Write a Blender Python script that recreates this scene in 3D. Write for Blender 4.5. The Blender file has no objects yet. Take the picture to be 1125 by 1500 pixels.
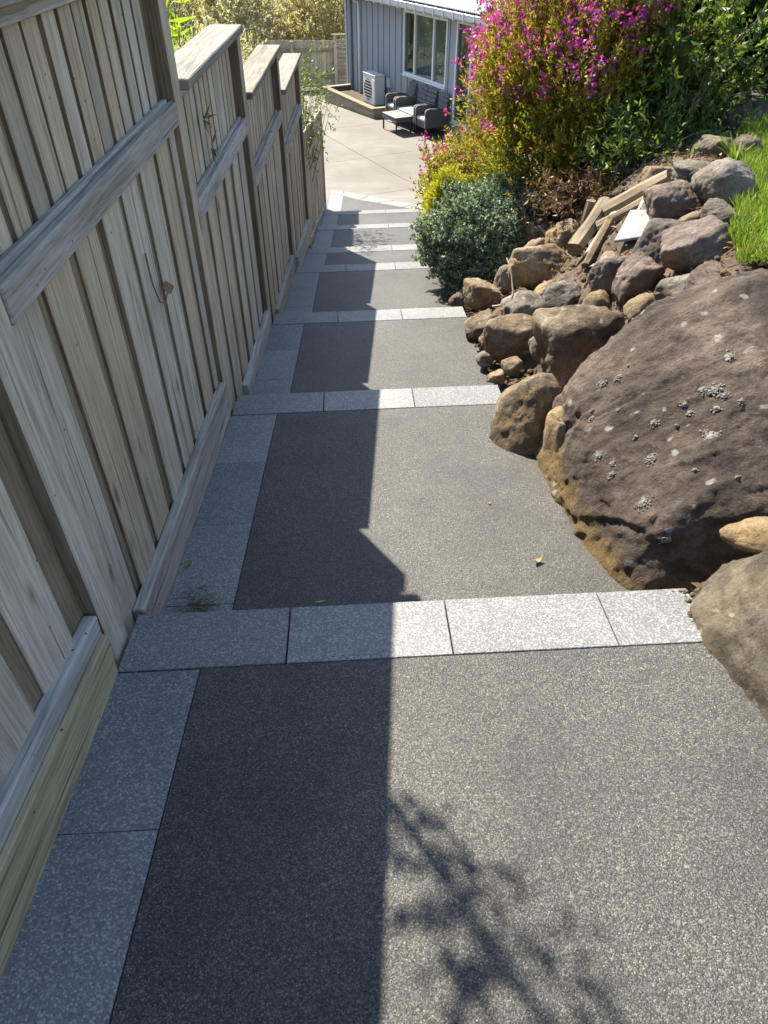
import bpy, bmesh, math, random
import numpy as np
from mathutils import Vector, Matrix

random.seed(7)
rng = np.random.default_rng(11)
S = bpy.context.scene
COL = S.collection
R = math.radians

# ------------------------------------------------------------------ camera
cam = bpy.data.cameras.new('camera')
cam.sensor_fit = 'VERTICAL'
cam.sensor_height = 36.0
cam.lens = 36.0 * 1035 / 1500
cam.clip_end = 500
cam.clip_start = 0.05
co = bpy.data.objects.new('camera', cam)
COL.objects.link(co)
co.location = (0, 0, 0)
co.rotation_euler = (R(90) - math.atan(900 / 1035), 0, -R(1.037))
S.camera = co
cy_ = S.cycles
cy_.max_bounces = 5
cy_.diffuse_bounces = 3
cy_.glossy_bounces = 2
cy_.transmission_bounces = 3
cy_.transparent_max_bounces = 6
cy_.caustics_reflective = False
cy_.caustics_refractive = False

# ------------------------------------------------------------------ sky, sun, exposure
SUNV = Vector((-0.505, 0.83, 1.0)).normalized()
w = bpy.data.worlds.new('World')
S.world = w
w.use_nodes = True
wn = w.node_tree.nodes
sky = wn.new('ShaderNodeTexSky')
sky.sky_type = 'NISHITA'
sky.sun_disc = False
sky.sun_elevation = math.asin(SUNV.z)
sky.sun_rotation = math.atan2(SUNV.x, SUNV.y)
sky.air_density = 1.0
sky.dust_density = 0.6
w.node_tree.links.new(sky.outputs[0], wn['Background'].inputs[0])
wn['Background'].inputs[1].default_value = 0.112
sl = bpy.data.lights.new('sun', 'SUN')
sl.energy = 5.0
sl.angle = R(0.53)
sl.color = (1.0, 0.93, 0.80)
so = bpy.data.objects.new('sun', sl)
COL.objects.link(so)
so.rotation_euler = (-SUNV).to_track_quat('-Z', 'Y').to_euler()
S.view_settings.view_transform = 'Standard'
S.view_settings.look = 'None'
S.view_settings.exposure = 1.4
S.view_settings.gamma = 1.0


# ------------------------------------------------------------------ helpers
def setp(o, label=None, cat=None, group=None, kind=None):
    if label: o['label'] = label
    if cat: o['category'] = cat
    if group: o['group'] = group
    if kind: o['kind'] = kind
    return o


def link(name, me, mat=None, parent=None, **kw):
    o = bpy.data.objects.new(name, me)
    COL.objects.link(o)
    if mat is not None and me is not None and len(me.materials) == 0:
        me.materials.append(mat)
    if parent is not None:
        o.parent = parent
    return setp(o, **kw)


def empty(name, loc=(0, 0, 0), rz=0.0, **kw):
    o = bpy.data.objects.new(name, None)
    COL.objects.link(o)
    o.empty_display_size = 0.1
    o.location = loc
    o.rotation_euler = (0, 0, rz)
    return setp(o, **kw)


def mesh(verts, faces, smooth=False, name='m'):
    me = bpy.data.meshes.new(name)
    if isinstance(faces, np.ndarray):
        v = np.asarray(verts, np.float32)
        nf, k = faces.shape
        me.vertices.add(len(v))
        me.vertices.foreach_set('co', v.ravel())
        me.loops.add(nf * k)
        me.loops.foreach_set('vertex_index', faces.astype(np.int32).ravel())
        me.polygons.add(nf)
        me.polygons.foreach_set('loop_start', np.arange(0, nf * k, k, dtype=np.int32))
        me.update(calc_edges=True)
    else:
        me.from_pydata([tuple(map(float, p)) for p in verts], [], faces)
        me.update()
    if smooth:
        me.polygons.foreach_set('use_smooth', np.ones(len(me.polygons), bool))
    return me


def boxmesh(sx, sy, sz, bev=0.004, seg=1):
    bm = bmesh.new()
    bmesh.ops.create_cube(bm, size=1.0)
    bmesh.ops.scale(bm, vec=(sx, sy, sz), verts=bm.verts)
    if bev > 0:
        bmesh.ops.bevel(bm, geom=list(bm.edges), offset=bev, segments=seg, affect='EDGES', profile=0.5)
    me = bpy.data.meshes.new('box')
    bm.to_mesh(me)
    bm.free()
    return me


def box(name, x0, x1, y0, y1, z0, z1, mat, parent=None, bev=0.004, **kw):
    o = link(name, boxmesh(x1 - x0, y1 - y0, z1 - z0, bev), mat, parent, **kw)
    o.location = ((x0 + x1) / 2, (y0 + y1) / 2, (z0 + z1) / 2)
    return o


def prism(top, thick):
    """top: list of (x,y,z) counter-clockwise; solid going down by thick."""
    n = len(top)
    v = list(top) + [(a, b, c - thick) for a, b, c in top]
    f = [list(range(n)), list(range(2 * n - 1, n - 1, -1))]
    for i in range(n):
        j = (i + 1) % n
        f.append([i, i + n, j + n, j])
    return v, f


def bevmesh(v, f, bev=0.004):
    bm = bmesh.new()
    bv = [bm.verts.new(p) for p in v]
    for q in f:
        bm.faces.new([bv[i] for i in q])
    bmesh.ops.recalc_face_normals(bm, faces=bm.faces)
    if bev > 0:
        bmesh.ops.bevel(bm, geom=list(bm.edges), offset=bev, segments=1, affect='EDGES')
    me = bpy.data.meshes.new('bev')
    bm.to_mesh(me)
    bm.free()
    return me


def recenter(o):
    me = o.data
    n = len(me.vertices)
    c = np.empty(n * 3, np.float32)
    me.vertices.foreach_get('co', c)
    c = c.reshape(-1, 3)
    m = (c.min(0) + c.max(0)) / 2
    me.vertices.foreach_set('co', (c - m).ravel())
    o.location = Vector(o.location) + Vector(m.tolist())
    return o


def tube(pts, rad, seg=7, wob=0.0):
    pts = [Vector(p) for p in pts]
    v, f = [], []
    n = len(pts)
    for i, p in enumerate(pts):
        t = (pts[min(i + 1, n - 1)] - pts[max(i - 1, 0)]).normalized()
        a = t.orthogonal().normalized() if i == 0 else (a - t * a.dot(t)).normalized()
        b = t.cross(a)
        r = rad[i] if hasattr(rad, '__len__') else rad
        for k in range(seg):
            an = 2 * math.pi * k / seg
            rr = r * (1 + wob * (random.random() - .5))
            v.append(tuple(p + (a * math.cos(an) + b * math.sin(an)) * rr))
    for i in range(n - 1):
        for k in range(seg):
            k2 = (k + 1) % seg
            f.append((i * seg + k, i * seg + k2, (i + 1) * seg + k2, (i + 1) * seg + k))
    f.append(tuple(range(seg - 1, -1, -1)))
    f.append(tuple(range((n - 1) * seg, n * seg)))
    return v, f


def join(parts):
    V, Fc = [], []
    for v, f in parts:
        o = len(V)
        V += list(v)
        Fc += [tuple(i + o for i in q) for q in f]
    return V, Fc


# vectorised value noise ------------------------------------------------
def _hash(i, j, k, s):
    h = (i * 374761393 + j * 668265263 + k * 2147483647 + s * 1274126177) & 0xffffffff
    h = ((h ^ (h >> 13)) * 1274126177) & 0xffffffff
    return ((h ^ (h >> 16)) & 0xffff) / 32767.5 - 1.0


def vnoise(P, s=0):
    P = np.asarray(P, float)
    I = np.floor(P).astype(np.int64)
    fr = P - I
    u = fr * fr * fr * (fr * (fr * 6 - 15) + 10)
    out = 0
    for a in (0, 1):
        for b in (0, 1):
            for c in (0, 1):
                wgt = (u[:, 0] if a else 1 - u[:, 0]) * (u[:, 1] if b else 1 - u[:, 1]) * (u[:, 2] if c else 1 - u[:, 2])
                out = out + wgt * _hash(I[:, 0] + a, I[:, 1] + b, I[:, 2] + c, s)
    return out


def fbm(P, oct=4, s=0, rid=False):
    t, a, fq = 0, 1.0, 1.0
    for o in range(oct):
        n = vnoise(P * fq + 17.3 * o, s + o)
        if rid: n = 0.5 - np.abs(n) * 1.4
        t = t + a * n
        a *= 0.5
        fq *= 2.03
    return t


# ------------------------------------------------------------------ materials
def newmat(name):
    m = bpy.data.materials.new(name)
    m.use_nodes = True
    nt = m.node_tree
    return m, nt, nt.nodes['Principled BSDF']


def nd(nt, typ, **kw):
    n = nt.nodes.new(typ)
    for k, v in kw.items():
        if k in n.inputs.keys() if isinstance(k, str) else False:
            n.inputs[k].default_value = v
        else:
            setattr(n, k, v)
    return n


def L(nt, a, b):
    nt.links.new(a, b)


def ramp(nt, fac, stops, interp='LINEAR'):
    r = nt.nodes.new('ShaderNodeValToRGB')
    r.color_ramp.interpolation = interp
    el = r.color_ramp.elements
    while len(el) > 1: el.remove(el[-1])
    el[0].position = stops[0][0]
    el[0].color = (*stops[0][1], 1)
    for p, c in stops[1:]:
        e = el.new(p)
        e.color = (*c, 1)
    L(nt, fac, r.inputs[0])
    return r.outputs[0]


def g(v): return (v, v, v)


def mixc(nt, fac, a, b, mode='MIX'):
    n = nt.nodes.new('ShaderNodeMix')
    n.data_type = 'RGBA'
    n.blend_type = mode
    for sock, val in ((n.inputs[0], fac), (n.inputs[6], a), (n.inputs[7], b)):
        if hasattr(val, 'links'): L(nt, val, sock)
        elif isinstance(val, tuple): sock.default_value = (*val, 1) if len(val) == 3 else val
        else: sock.default_value = val
    return n.outputs[2]


def coords(nt, scale=(1, 1, 1), rand=30.0, space='Object'):
    tc = nt.nodes.new('ShaderNodeTexCoord')
    mp = nt.nodes.new('ShaderNodeMapping')
    mp.inputs['Scale'].default_value = scale
    if rand:
        oi = nt.nodes.new('ShaderNodeObjectInfo')
        vm = nt.nodes.new('ShaderNodeVectorMath')
        vm.operation = 'MULTIPLY_ADD'
        cb = nt.nodes.new('ShaderNodeCombineXYZ')
        mu = nt.nodes.new('ShaderNodeMath'); mu.operation = 'MULTIPLY'
        mu.inputs[1].default_value = rand
        L(nt, oi.outputs['Random'], mu.inputs[0])
        mu2 = nt.nodes.new('ShaderNodeMath'); mu2.operation = 'MULTIPLY'
        mu2.inputs[1].default_value = rand * 1.7
        L(nt, oi.outputs['Random'], mu2.inputs[0])
        for k, q in enumerate((mu, mu2, mu)): L(nt, q.outputs[0], cb.inputs[k])
        ad = nt.nodes.new('ShaderNodeVectorMath'); ad.operation = 'ADD'
        L(nt, tc.outputs[space], ad.inputs[0])
        L(nt, cb.outputs[0], ad.inputs[1])
        nt.nodes.remove(vm)
        L(nt, ad.outputs[0], mp.inputs[0])
    else:
        L(nt, tc.outputs[space], mp.inputs[0])
    return mp.outputs[0]


def noise(nt, vec, scale, detail=4, rough=.55, dist=0.0):
    n = nt.nodes.new('ShaderNodeTexNoise')
    n.inputs['Scale'].default_value = scale
    n.inputs['Detail'].default_value = detail
    n.inputs['Roughness'].default_value = rough
    n.inputs['Distortion'].default_value = dist
    L(nt, vec, n.inputs['Vector'])
    return n.outputs[0]


def voro(nt, vec, scale, feature='F1', out='Distance'):
    n = nt.nodes.new('ShaderNodeTexVoronoi')
    n.feature = feature
    n.inputs['Scale'].default_value = scale
    L(nt, vec, n.inputs['Vector'])
    return n.outputs[out]


def bump(nt, b, h, strength=.5, dist=.01, prev=None):
    n = nt.nodes.new('ShaderNodeBump')
    n.inputs['Strength'].default_value = strength
    n.inputs['Distance'].default_value = dist
    L(nt, h, n.inputs['Height'])
    if prev is not None: L(nt, prev, n.inputs['Normal'])
    L(nt, n.outputs[0], b.inputs['Normal'])
    return n.outputs[0]


def wood(name, axis, light, mid, dark, blot=.35, rough=.8, knots=True):
    m, nt, b = newmat(name)
    sc = [26.0, 26.0, 26.0]
    sc[axis] = 1.3
    v = coords(nt, tuple(sc))
    gr = noise(nt, v, 1.0, 6, .6, .6)
    col = ramp(nt, gr, [(.33, dark), (.46, mid), (.60, light)])
    fine = noise(nt, v, 4.0, 3, .6)
    col = mixc(nt, .45, col, ramp(nt, fine, [(.38, tuple(c * .4 for c in mid)), (.58, light)]))
    split = noise(nt, coords(nt, tuple(q * (.6 if q < 5 else 1.9) for q in sc), 23.0), 1.0, 2, .5)
    col = mixc(nt, ramp(nt, split, [(.66, g(0)), (.70, g(.75))]), col, tuple(c * .35 for c in dark))
    v2 = coords(nt, (1, 1, 1), 9.0)
    bl = noise(nt, v2, 2.2, 4, .6)
    col = mixc(nt, ramp(nt, bl, [(.35, g(0)), (.7, g(blot))]), col, tuple(c * .62 for c in mid))
    oi = nt.nodes.new('ShaderNodeObjectInfo')
    rv = ramp(nt, oi.outputs['Random'], [(0, (.70, .65, .58)), (.3, (1, .97, .92)), (.65, (1.04, 1.0, .93)), (1, (.92, .80, .66))])
    col = mixc(nt, 1.0, col, rv, 'MULTIPLY')
    if knots:
        ks = [7.0, 7.0, 7.0]
        ks[axis] = 2.2
        kv = voro(nt, coords(nt, tuple(ks), 13.0), 1.0)
        kk = ramp(nt, kv, [(.05, g(.85)), (.11, g(.25)), (.16, g(0))])
        col = mixc(nt, kk, col, tuple(c * .4 for c in dark))
        # nail holes
        nv = voro(nt, coords(nt, (14, 14, 14), 5.0), 1.0)
        col = mixc(nt, ramp(nt, nv, [(.045, g(.8)), (.07, g(0))]), col, (.03, .028, .025))
    L(nt, col, b.inputs['Base Color'])
    b.inputs['Roughness'].default_value = rough
    b.inputs['Specular IOR Level'].default_value = .25
    p = bump(nt, b, gr, .8, .008)
    bump(nt, b, fine, .6, .004, p)
    return m


W_L, W_M, W_D = (.70, .635, .53), (.59, .53, .43), (.34, .285, .215)
wood_z = wood('weathered_paling', 2, W_L, W_M, W_D)
wood_post = wood('weathered_post', 2, (.68, .62, .52), (.56, .50, .405), (.32, .27, .20), .3)
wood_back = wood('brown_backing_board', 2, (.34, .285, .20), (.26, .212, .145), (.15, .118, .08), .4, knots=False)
wood_y = wood('weathered_rail', 1, (.60, .585, .555), (.47, .455, .425), (.20, .19, .17), .4)
wood_cap = wood('weathered_cap', 1, (.33, .315, .28), (.235, .222, .195), (.09, .083, .074), .6)
wood_new = wood('new_pine', 1, (.60, .52, .33), (.52, .43, .25), (.36, .28, .15), .2)
wood_x = wood('weathered_planter', 0, (.45, .41, .34), (.33, .29, .24), (.15, .13, .10), .4)
wood_log = wood('log_wood', 0, (.33, .28, .20), (.23, .185, .125), (.09, .068, .045), .7)


def aggregate():
    m, nt, b = newmat('exposed_aggregate')
    v = coords(nt, (1, 1, 1), 0)
    cells = nt.nodes.new('ShaderNodeTexVoronoi')
    cells.inputs['Scale'].default_value = 310
    L(nt, v, cells.inputs['Vector'])
    sep = nt.nodes.new('ShaderNodeSeparateColor')
    L(nt, cells.outputs['Color'], sep.inputs[0])
    col = ramp(nt, sep.outputs[0], [(0, (.022, .0215, .0205)), (.35, (.056, .053, .047)), (.72, (.108, .101, .087)), (.92, (.155, .145, .124)), (.98, (.20, .186, .158)), (1, (.28, .26, .225))])
    mort = ramp(nt, cells.outputs['Distance'], [(.45, g(0)), (.8, g(.8))])
    col = mixc(nt, mort, col, (.02, .02, .02))
    c2 = nt.nodes.new('ShaderNodeTexVoronoi'); c2.inputs['Scale'].default_value = 70
    L(nt, v, c2.inputs['Vector'])
    s2 = nt.nodes.new('ShaderNodeSeparateColor'); L(nt, c2.outputs['Color'], s2.inputs[0])
    pick = ramp(nt, s2.outputs[1], [(0, g(0)), (.88, g(1))], 'CONSTANT')
    core = ramp(nt, c2.outputs['Distance'], [(.22, g(1)), (.36, g(0))])
    mk = mixc(nt, 1.0, pick, core, 'MULTIPLY')
    pc = ramp(nt, s2.outputs[2], [(0, (.03, .03, .03)), (.5, (.08, .078, .072)), (1, (.18, .17, .15))])
    col = mixc(nt, mk, col, pc)
    big = noise(nt, v, 1.9, 7, .68)
    col = mixc(nt, 1.0, col, ramp(nt, big, [(.3, g(.68)), (.5, g(1.0)), (.72, g(1.3))]), 'MULTIPLY')
    wash = noise(nt, v, 5.5, 8, .75, .6)
    col = mixc(nt, ramp(nt, wash, [(.60, g(0)), (.74, g(.30))]), col, (.12, .115, .10))
    damp = noise(nt, v, .8, 6, .7, .8)
    col = mixc(nt, ramp(nt, damp, [(.34, g(.45)), (.46, g(0))]), col, (.03, .03, .03))
    L(nt, col, b.inputs['Base Color'])
    rr = ramp(nt, sep.outputs[1], [(0, g(.50)), (1, g(.64))])
    L(nt, rr, b.inputs['Roughness'])
    b.inputs['Specular IOR Level'].default_value = .45
    h = ramp(nt, cells.outputs['Distance'], [(0, g(1)), (.8, g(0))])
    p = bump(nt, b, h, .4, .003)
    bump(nt, b, noise(nt, v, 420, 4, .7), .5, .003, p)
    return m


def tilemat():
    m, nt, b = newmat('terrazzo_paver')
    v = coords(nt, (1, 1, 1), 21.0)
    a = nt.nodes.new('ShaderNodeTexVoronoi'); a.inputs['Scale'].default_value = 190
    L(nt, v, a.inputs['Vector'])
    s = nt.nodes.new('ShaderNodeSeparateColor'); L(nt, a.outputs['Color'], s.inputs[0])
    chip = ramp(nt, s.outputs[0], [(0, (.125, .128, .129)), (.3, (.178, .18, .178)), (.55, (.25, .25, .243)), (1, (.43, .426, .41))])
    col = mixc(nt, ramp(nt, a.outputs['Distance'], [(.4, g(0)), (.75, g(1))]), chip, (.18, .182, .18))
    bg = noise(nt, v, 3.0, 5, .6)
    col = mixc(nt, 1.0, col, ramp(nt, bg, [(.3, g(.78)), (.7, g(1.0))]), 'MULTIPLY')
    st = noise(nt, v, 9.0, 3, .6)
    col = mixc(nt, ramp(nt, st, [(.62, g(0)), (.72, g(.35))]), col, (.16, .15, .14))
    oi = nt.nodes.new('ShaderNodeObjectInfo')
    col = mixc(nt, 1.0, col, ramp(nt, oi.outputs['Random'], [(0, (.86, .86, .86)), (.5, (1, 1, 1)), (1, (1.1, 1.08, 1.04))]), 'MULTIPLY')
    L(nt, col, b.inputs['Base Color'])
    b.inputs['Roughness'].default_value = .58
    h = ramp(nt, a.outputs['Distance'], [(0, g(1)), (.6, g(0))])
    bump(nt, b, h, .35, .002)
    return m


def rockmat(name, c1, c2, c3, ochre, oz=None, lich=.5, oamt=.7):
    m, nt, b = newmat(name)
    v = coords(nt, (1, 1, 1), 17.0)
    n1 = noise(nt, v, 2.6, 8, .62, .4)
    col = ramp(nt, n1, [(.36, c3), (.49, c2), (.62, c1)])
    n2 = noise(nt, v, 15, 6, .7)
    col = mixc(nt, 1.0, col, ramp(nt, n2, [(.28, g(.5)), (.5, g(.95)), (.72, g(1.35))]), 'MULTIPLY')
    no = noise(nt, v, 3.5, 4, .6)
    of = ramp(nt, no, [(.46, g(0)), (.66, g(oamt))])
    if oz is not None:
        tc = nt.nodes.new('ShaderNodeTexCoord')
        sx = nt.nodes.new('ShaderNodeSeparateXYZ'); L(nt, tc.outputs['Object'], sx.inputs[0])
        ad = nt.nodes.new('ShaderNodeMath'); ad.operation = 'MULTIPLY_ADD'
        ad.inputs[1].default_value = .35
        L(nt, no, ad.inputs[0]); L(nt, sx.outputs[2], ad.inputs[2])
        zz = ramp(nt, ad.outputs[0], [(oz, g(.85)), (oz + .30, g(0))])
        of = mixc(nt, 1.0, zz, of, 'ADD') if oamt > .5 else zz
    col = mixc(nt, of, col, mixc(nt, 1.0, ochre, ramp(nt, n2, [(.3, g(.6)), (.7, g(1.25))]), 'MULTIPLY'))
    col = mixc(nt, 1.0, col, ramp(nt, noise(nt, v, 110, 5, .8), [(.3, g(.62)), (.5, g(1.0)), (.7, g(1.4))]), 'MULTIPLY')
    # crustose lichen spots with shapes of their own
    dv = nt.nodes.new('ShaderNodeVectorMath'); dv.operation = 'MULTIPLY_ADD'
    wn_ = nt.nodes.new('ShaderNodeTexNoise'); wn_.inputs['Scale'].default_value = 22
    L(nt, v, wn_.inputs['Vector'])
    L(nt, wn_.outputs['Color'], dv.inputs[0])
    dv.inputs[1].default_value = (.05, .05, .05)
    L(nt, v, dv.inputs[2])
    vo = nt.nodes.new('ShaderNodeTexVoronoi'); vo.inputs['Scale'].default_value = 13
    L(nt, dv.outputs[0], vo.inputs['Vector'])
    sp = nt.nodes.new('ShaderNodeSeparateColor'); L(nt, vo.outputs['Color'], sp.inputs[0])
    pick = ramp(nt, sp.outputs[0], [(0, g(0)), (.62, g(1))], 'CONSTANT')
    spot = mixc(nt, 1.0, pick, ramp(nt, vo.outputs['Distance'], [(.13, g(lich)), (.22, g(0))]), 'MULTIPLY')
    col = mixc(nt, spot, col, (.44, .43, .38))
    pale = noise(nt, v, 7, 7, .75)
    col = mixc(nt, ramp(nt, pale, [(.6, g(0)), (.72, g(.45 * lich))]), col, (.38, .37, .33))
    L(nt, col, b.inputs['Base Color'])
    b.inputs['Roughness'].default_value = .85
    b.inputs['Specular IOR Level'].default_value = .3
    p = bump(nt, b, noise(nt, v, 9, 10, .72, .3), 1.0, .05)
    bump(nt, b, noise(nt, v, 60, 6, .75), .8, .010, p)
    return m


def leafmat(name, stops, trans=.35, rough=.5, spec=.4):
    m, nt, b = newmat(name)
    ge = nt.nodes.new('ShaderNodeNewGeometry')
    col = ramp(nt, ge.outputs['Random Per Island'], stops)
    tc = nt.nodes.new('ShaderNodeTexCoord')
    big = noise(nt, tc.outputs['Object'], 3.0, 3, .6)
    col = mixc(nt, 1.0, col, ramp(nt, big, [(.3, g(.7)), (.7, g(1.2))]), 'MULTIPLY')
    L(nt, col, b.inputs['Base Color'])
    b.inputs['Roughness'].default_value = rough
    b.inputs['Specular IOR Level'].default_value = spec
    t = nt.nodes.new('ShaderNodeBsdfTranslucent')
    tcol = mixc(nt, 1.0, col, (1.25, 1.2, .6), 'MULTIPLY')
    L(nt, tcol, t.inputs[0])
    mx = nt.nodes.new('ShaderNodeMixShader')
    mx.inputs[0].default_value = trans
    L(nt, b.outputs[0], mx.inputs[1])
    L(nt, t.outputs[0], mx.inputs[2])
    L(nt, mx.outputs[0], nt.nodes['Material Output'].inputs[0])
    return m


def plain(name, col, rough=.6, spec=.5, metal=0.0, var=.15, vs=6.0, bmp=0.0, bs=40):
    m, nt, b = newmat(name)
    v = coords(nt, (1, 1, 1), 11.0)
    n = noise(nt, v, vs, 5, .6)
    c = mixc(nt, 1.0, tuple(col), ramp(nt, n, [(.3, g(1 - var)), (.7, g(1 + var))]), 'MULTIPLY')
    L(nt, c, b.inputs['Base Color'])
    b.inputs['Roughness'].default_value = rough
    b.inputs['Specular IOR Level'].default_value = spec
    b.inputs['Metallic'].default_value = metal
    if bmp: bump(nt, b, noise(nt, v, bs, 4, .6), bmp, .004)
    return m


def soilmat():
    m, nt, b = newmat('soil')
    v = coords(nt, (1, 1, 1), 0)
    n = noise(nt, v, 5, 8, .65)
    n2 = noise(nt, v, 45, 5, .7)
    c = ramp(nt, n, [(.3, (.05, .036, .024)), (.5, (.10, .07, .045)), (.7, (.17, .12, .078))])
    c = mixc(nt, 1.0, c, ramp(nt, n2, [(.3, g(.5)), (.7, g(1.5))]), 'MULTIPLY')
    L(nt, c, b.inputs['Base Color'])
    b.inputs['Roughness'].default_value = .95
    bump(nt, b, n2, .9, .02)
    return m


def concretemat():
    m, nt, b = newmat('patio_concrete')
    v = coords(nt, (1, 1, 1), 0)
    n = noise(nt, v, .9, 6, .65)
    sw = noise(nt, coords(nt, (1.2, 5.0, 1), 0), 2.0, 5, .65, .8)
    c = ramp(nt, n, [(.3, (.135, .119, .099)), (.55, (.18, .16, .134)), (.75, (.225, .203, .172))])
    c = mixc(nt, 1.0, c, ramp(nt, sw, [(.3, g(.86)), (.7, g(1.1))]), 'MULTIPLY')
    L(nt, c, b.inputs['Base Color'])
    b.inputs['Roughness'].default_value = .75
    bump(nt, b, noise(nt, v, 60, 4, .6), .3, .004)
    return m


AGG = aggregate()
TILE = tilemat()
SOIL = soilmat()
CONC = concretemat()
GROUT = plain('mortar', (.10, .098, .095), .9, .2, bmp=.5)

# ------------------------------------------------------------------ path geometry numbers
XE, XL, D, TL = -0.521, -0.767, 0.24, 0.50
SL, CX, PH = -0.103, 0.019, R(1.748)
YS = [1.3, 3.267, 5.076, 6.963, 8.298, 10.1, 11.778]
RIS = [.189, .175, .176, .177, .174, .173, .175]
ZS = [-1.709]
for i in range(7):
    yn = YS[i + 1] if i < 6 else YS[6] + 1.2
    ZS.append(ZS[-1] + SL * (yn - YS[i]) - RIS[i])
YN = YS + [YS[6] + 1.2]
TP = math.tan(PH)


def lz(i, x, y): return ZS[i] + SL * (y - YN[i] - x * TP) + CX * x


def landing_at(x, y):
    for i in range(7):
        if y < YS[i] + x * TP + D: return i
    return 7


def psurf(x, y): return lz(landing_at(x, y), x, y)


def pz(y): return max(-1.46 - .2 * y, -4.36) if y > 0 else -1.46 - .2 * y


def sm(t):
    t = min(max(t, 0), 1)
    return t * t * (3 - 2 * t)


def patz(x, y):
    return max(lz(7, x, y), -4.40) - .05 * max(0, y - 20.5)


XEDGE = [(-3, 1.3), (0.6, 1.2), (0.9, 1.1), (1.2, 1.04), (1.35, 1.02), (1.7, .97), (2.05, .88), (2.6, .84), (3.0, .76), (3.4, .76), (3.85, .80), (4.2, .74), (4.75, .75), (5.3, .76), (5.8, .80), (6.3, .82), (8, .85), (10, .9), (12, 1.0), (13, 1.1)]
_xe = np.array(XEDGE)


def xedge(y): return float(np.interp(y, _xe[:, 0], _xe[:, 1]))


def ground_z(x, y):
    zl = -1.33 - (.06 if y > 4 else .13) * (y - 4) + .12 * min(max(x - 2, -1), 8)
    xr = float(np.interp(y, [4.5, 8, 12, 16], [1.95, 3.0, 4.2, 5]))
    xe = xedge(y)
    if y > 13.2 and x > -1.5:
        base = patz(x, y) - .15
        t = sm((x - 4.5) / 3) * sm((20 - y) / 4)
        return base + (max(zl, -3.0) - base) * t
    if x < -1.0:
        side = pz(y) - .22 if y < 14 else -4.6 - .02 * (y - 14)
        return side - .12 * max(0, -1.5 - x) * (1 if x > -12 else 0) - (1.26 if x <= -12 else 0)
    if x < xe + .01:
        return min(psurf(max(x, XL), y), pz(y)) - .22
    low = psurf(xe, y) - .015
    t = sm((x - xe) / (xr - .8))
    mixb = sm((x - xe - .15) / .3)
    base = low + (pz(y) - low) * mixb
    z = base + (zl - base) * t
    if y > 11.5:
        k = sm((y - 11.5) / 1.7)
        z = z * (1 - k) + (patz(x, y) - .15) * k if x < 4.5 else z
    return z


# ------------------------------------------------------------------ ground sheet
xs = np.concatenate([np.linspace(-160, -14, 14), np.linspace(-12, -1.1, 14), np.arange(-1.0, .6, .2), np.arange(.6, 3.6, .05), np.linspace(3.7, 9, 18), np.linspace(10, 160, 16)])
ys_ = np.concatenate([np.linspace(-60, -3, 12), np.arange(-2.5, 1, .25), np.arange(1, 9, .05), np.arange(9, 16, .2), np.linspace(16.5, 40, 24), np.linspace(45, 300, 18)])
V = []
for y in ys_:
    for x in xs:
        V.append((x, y, ground_z(x, y)))
V = np.array(V)
nz = fbm(V * np.array([3.1, 3.1, 0]) + 5, 4, 3)
bankm = np.clip((V[:, 0] - 1.0) / .3, 0, 1) * (V[:, 1] < 13)
V[:, 2] += nz * .035 * bankm
nx_, ny_ = len(xs), len(ys_)
ii = np.arange(nx_ * ny_).reshape(ny_, nx_)
Fq = np.stack([ii[:-1, :-1].ravel(), ii[:-1, 1:].ravel(), ii[1:, 1:].ravel(), ii[1:, :-1].ravel()], 1)
setp(link('ground', mesh(V, Fq, True), SOIL), label='brown soil bank and ground under rocks and shrubs', kind='structure')

# ------------------------------------------------------------------ path: landings, nosing tiles, edging tiles
path = empty('path', (0, 0, 0), label='stepped exposed aggregate path edged with pale pavers', kind='structure')
XR = [1.03, .725, .735, .80, .82, .86, .92]          # right end of each nosing course
JX = [-.268, -.27, -.263, -.254, -.251, -.248, -.259]

for i in range(8):
    y0f = (lambda x, i=i: (YS[i - 1] + x * TP + D - .06) if i > 0 else -2.5)
    y1f = (lambda x, i=i: (YS[i] + x * TP - .003) if i < 7 else None)
    if i < 7:
        n = 14
        left = [(XE + .004, y0f(XE)), (XE + .004, y1f(XE))]
        # right edge sampled
        ya, yb = y0f(.9), y1f(.9)
        ry = np.linspace(ya, yb, n)
        right = [(xedge(y), float(y)) for y in ry]
        right[-1] = (right[-1][0], y1f(right[-1][0]))
        right[0] = (right[0][0], y0f(right[0][0]))
        poly = [left[0]] + right + [left[1]]
    else:
        arc = [(1.25, 12.35), (.95, 12.62), (.56, 12.95), (.12, 13.36), (-.2, 13.66), (-.40, 13.92), (-.52, 14.08)]
        poly = [(XE + .004, y0f(XE))] + [(1.2, y0f(1.2))] + arc
    top = [(x, y, lz(i, x, y)) for x, y in poly]
    v, f = prism(top, .30)
    link('landing', bevmesh(v, f, 0), AGG, path)
    # dark bedding under edging and nosing
    if i < 7:
        px = [(XL + .01, y0f(XL)), (XE + .01, y0f(XE)), (XE + .01, y1f(XE) - .0), (XL + .01, y1f(XL))]
        v, f = prism([(x, y, lz(i, x, y) - .03) for x, y in px], .26)
        link('bedding', bevmesh(v, f, 0), GROUT, path)
        px = [(XL + .02, YS[i] + XL * TP + .01), (XR[i] - .02, YS[i] + XR[i] * TP + .01), (XR[i] - .02, YS[i] + XR[i] * TP + D - .015), (XL + .02, YS[i] + XL * TP + D - .015)]
        v, f = prism([(x, y, lz(i, x, y) - .035) for x, y in px], .30)
        link('riser', bevmesh(v, f, 0), GROUT, path)

c_, s_ = math.cos(PH), math.sin(PH)
GAP = .0022


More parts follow.
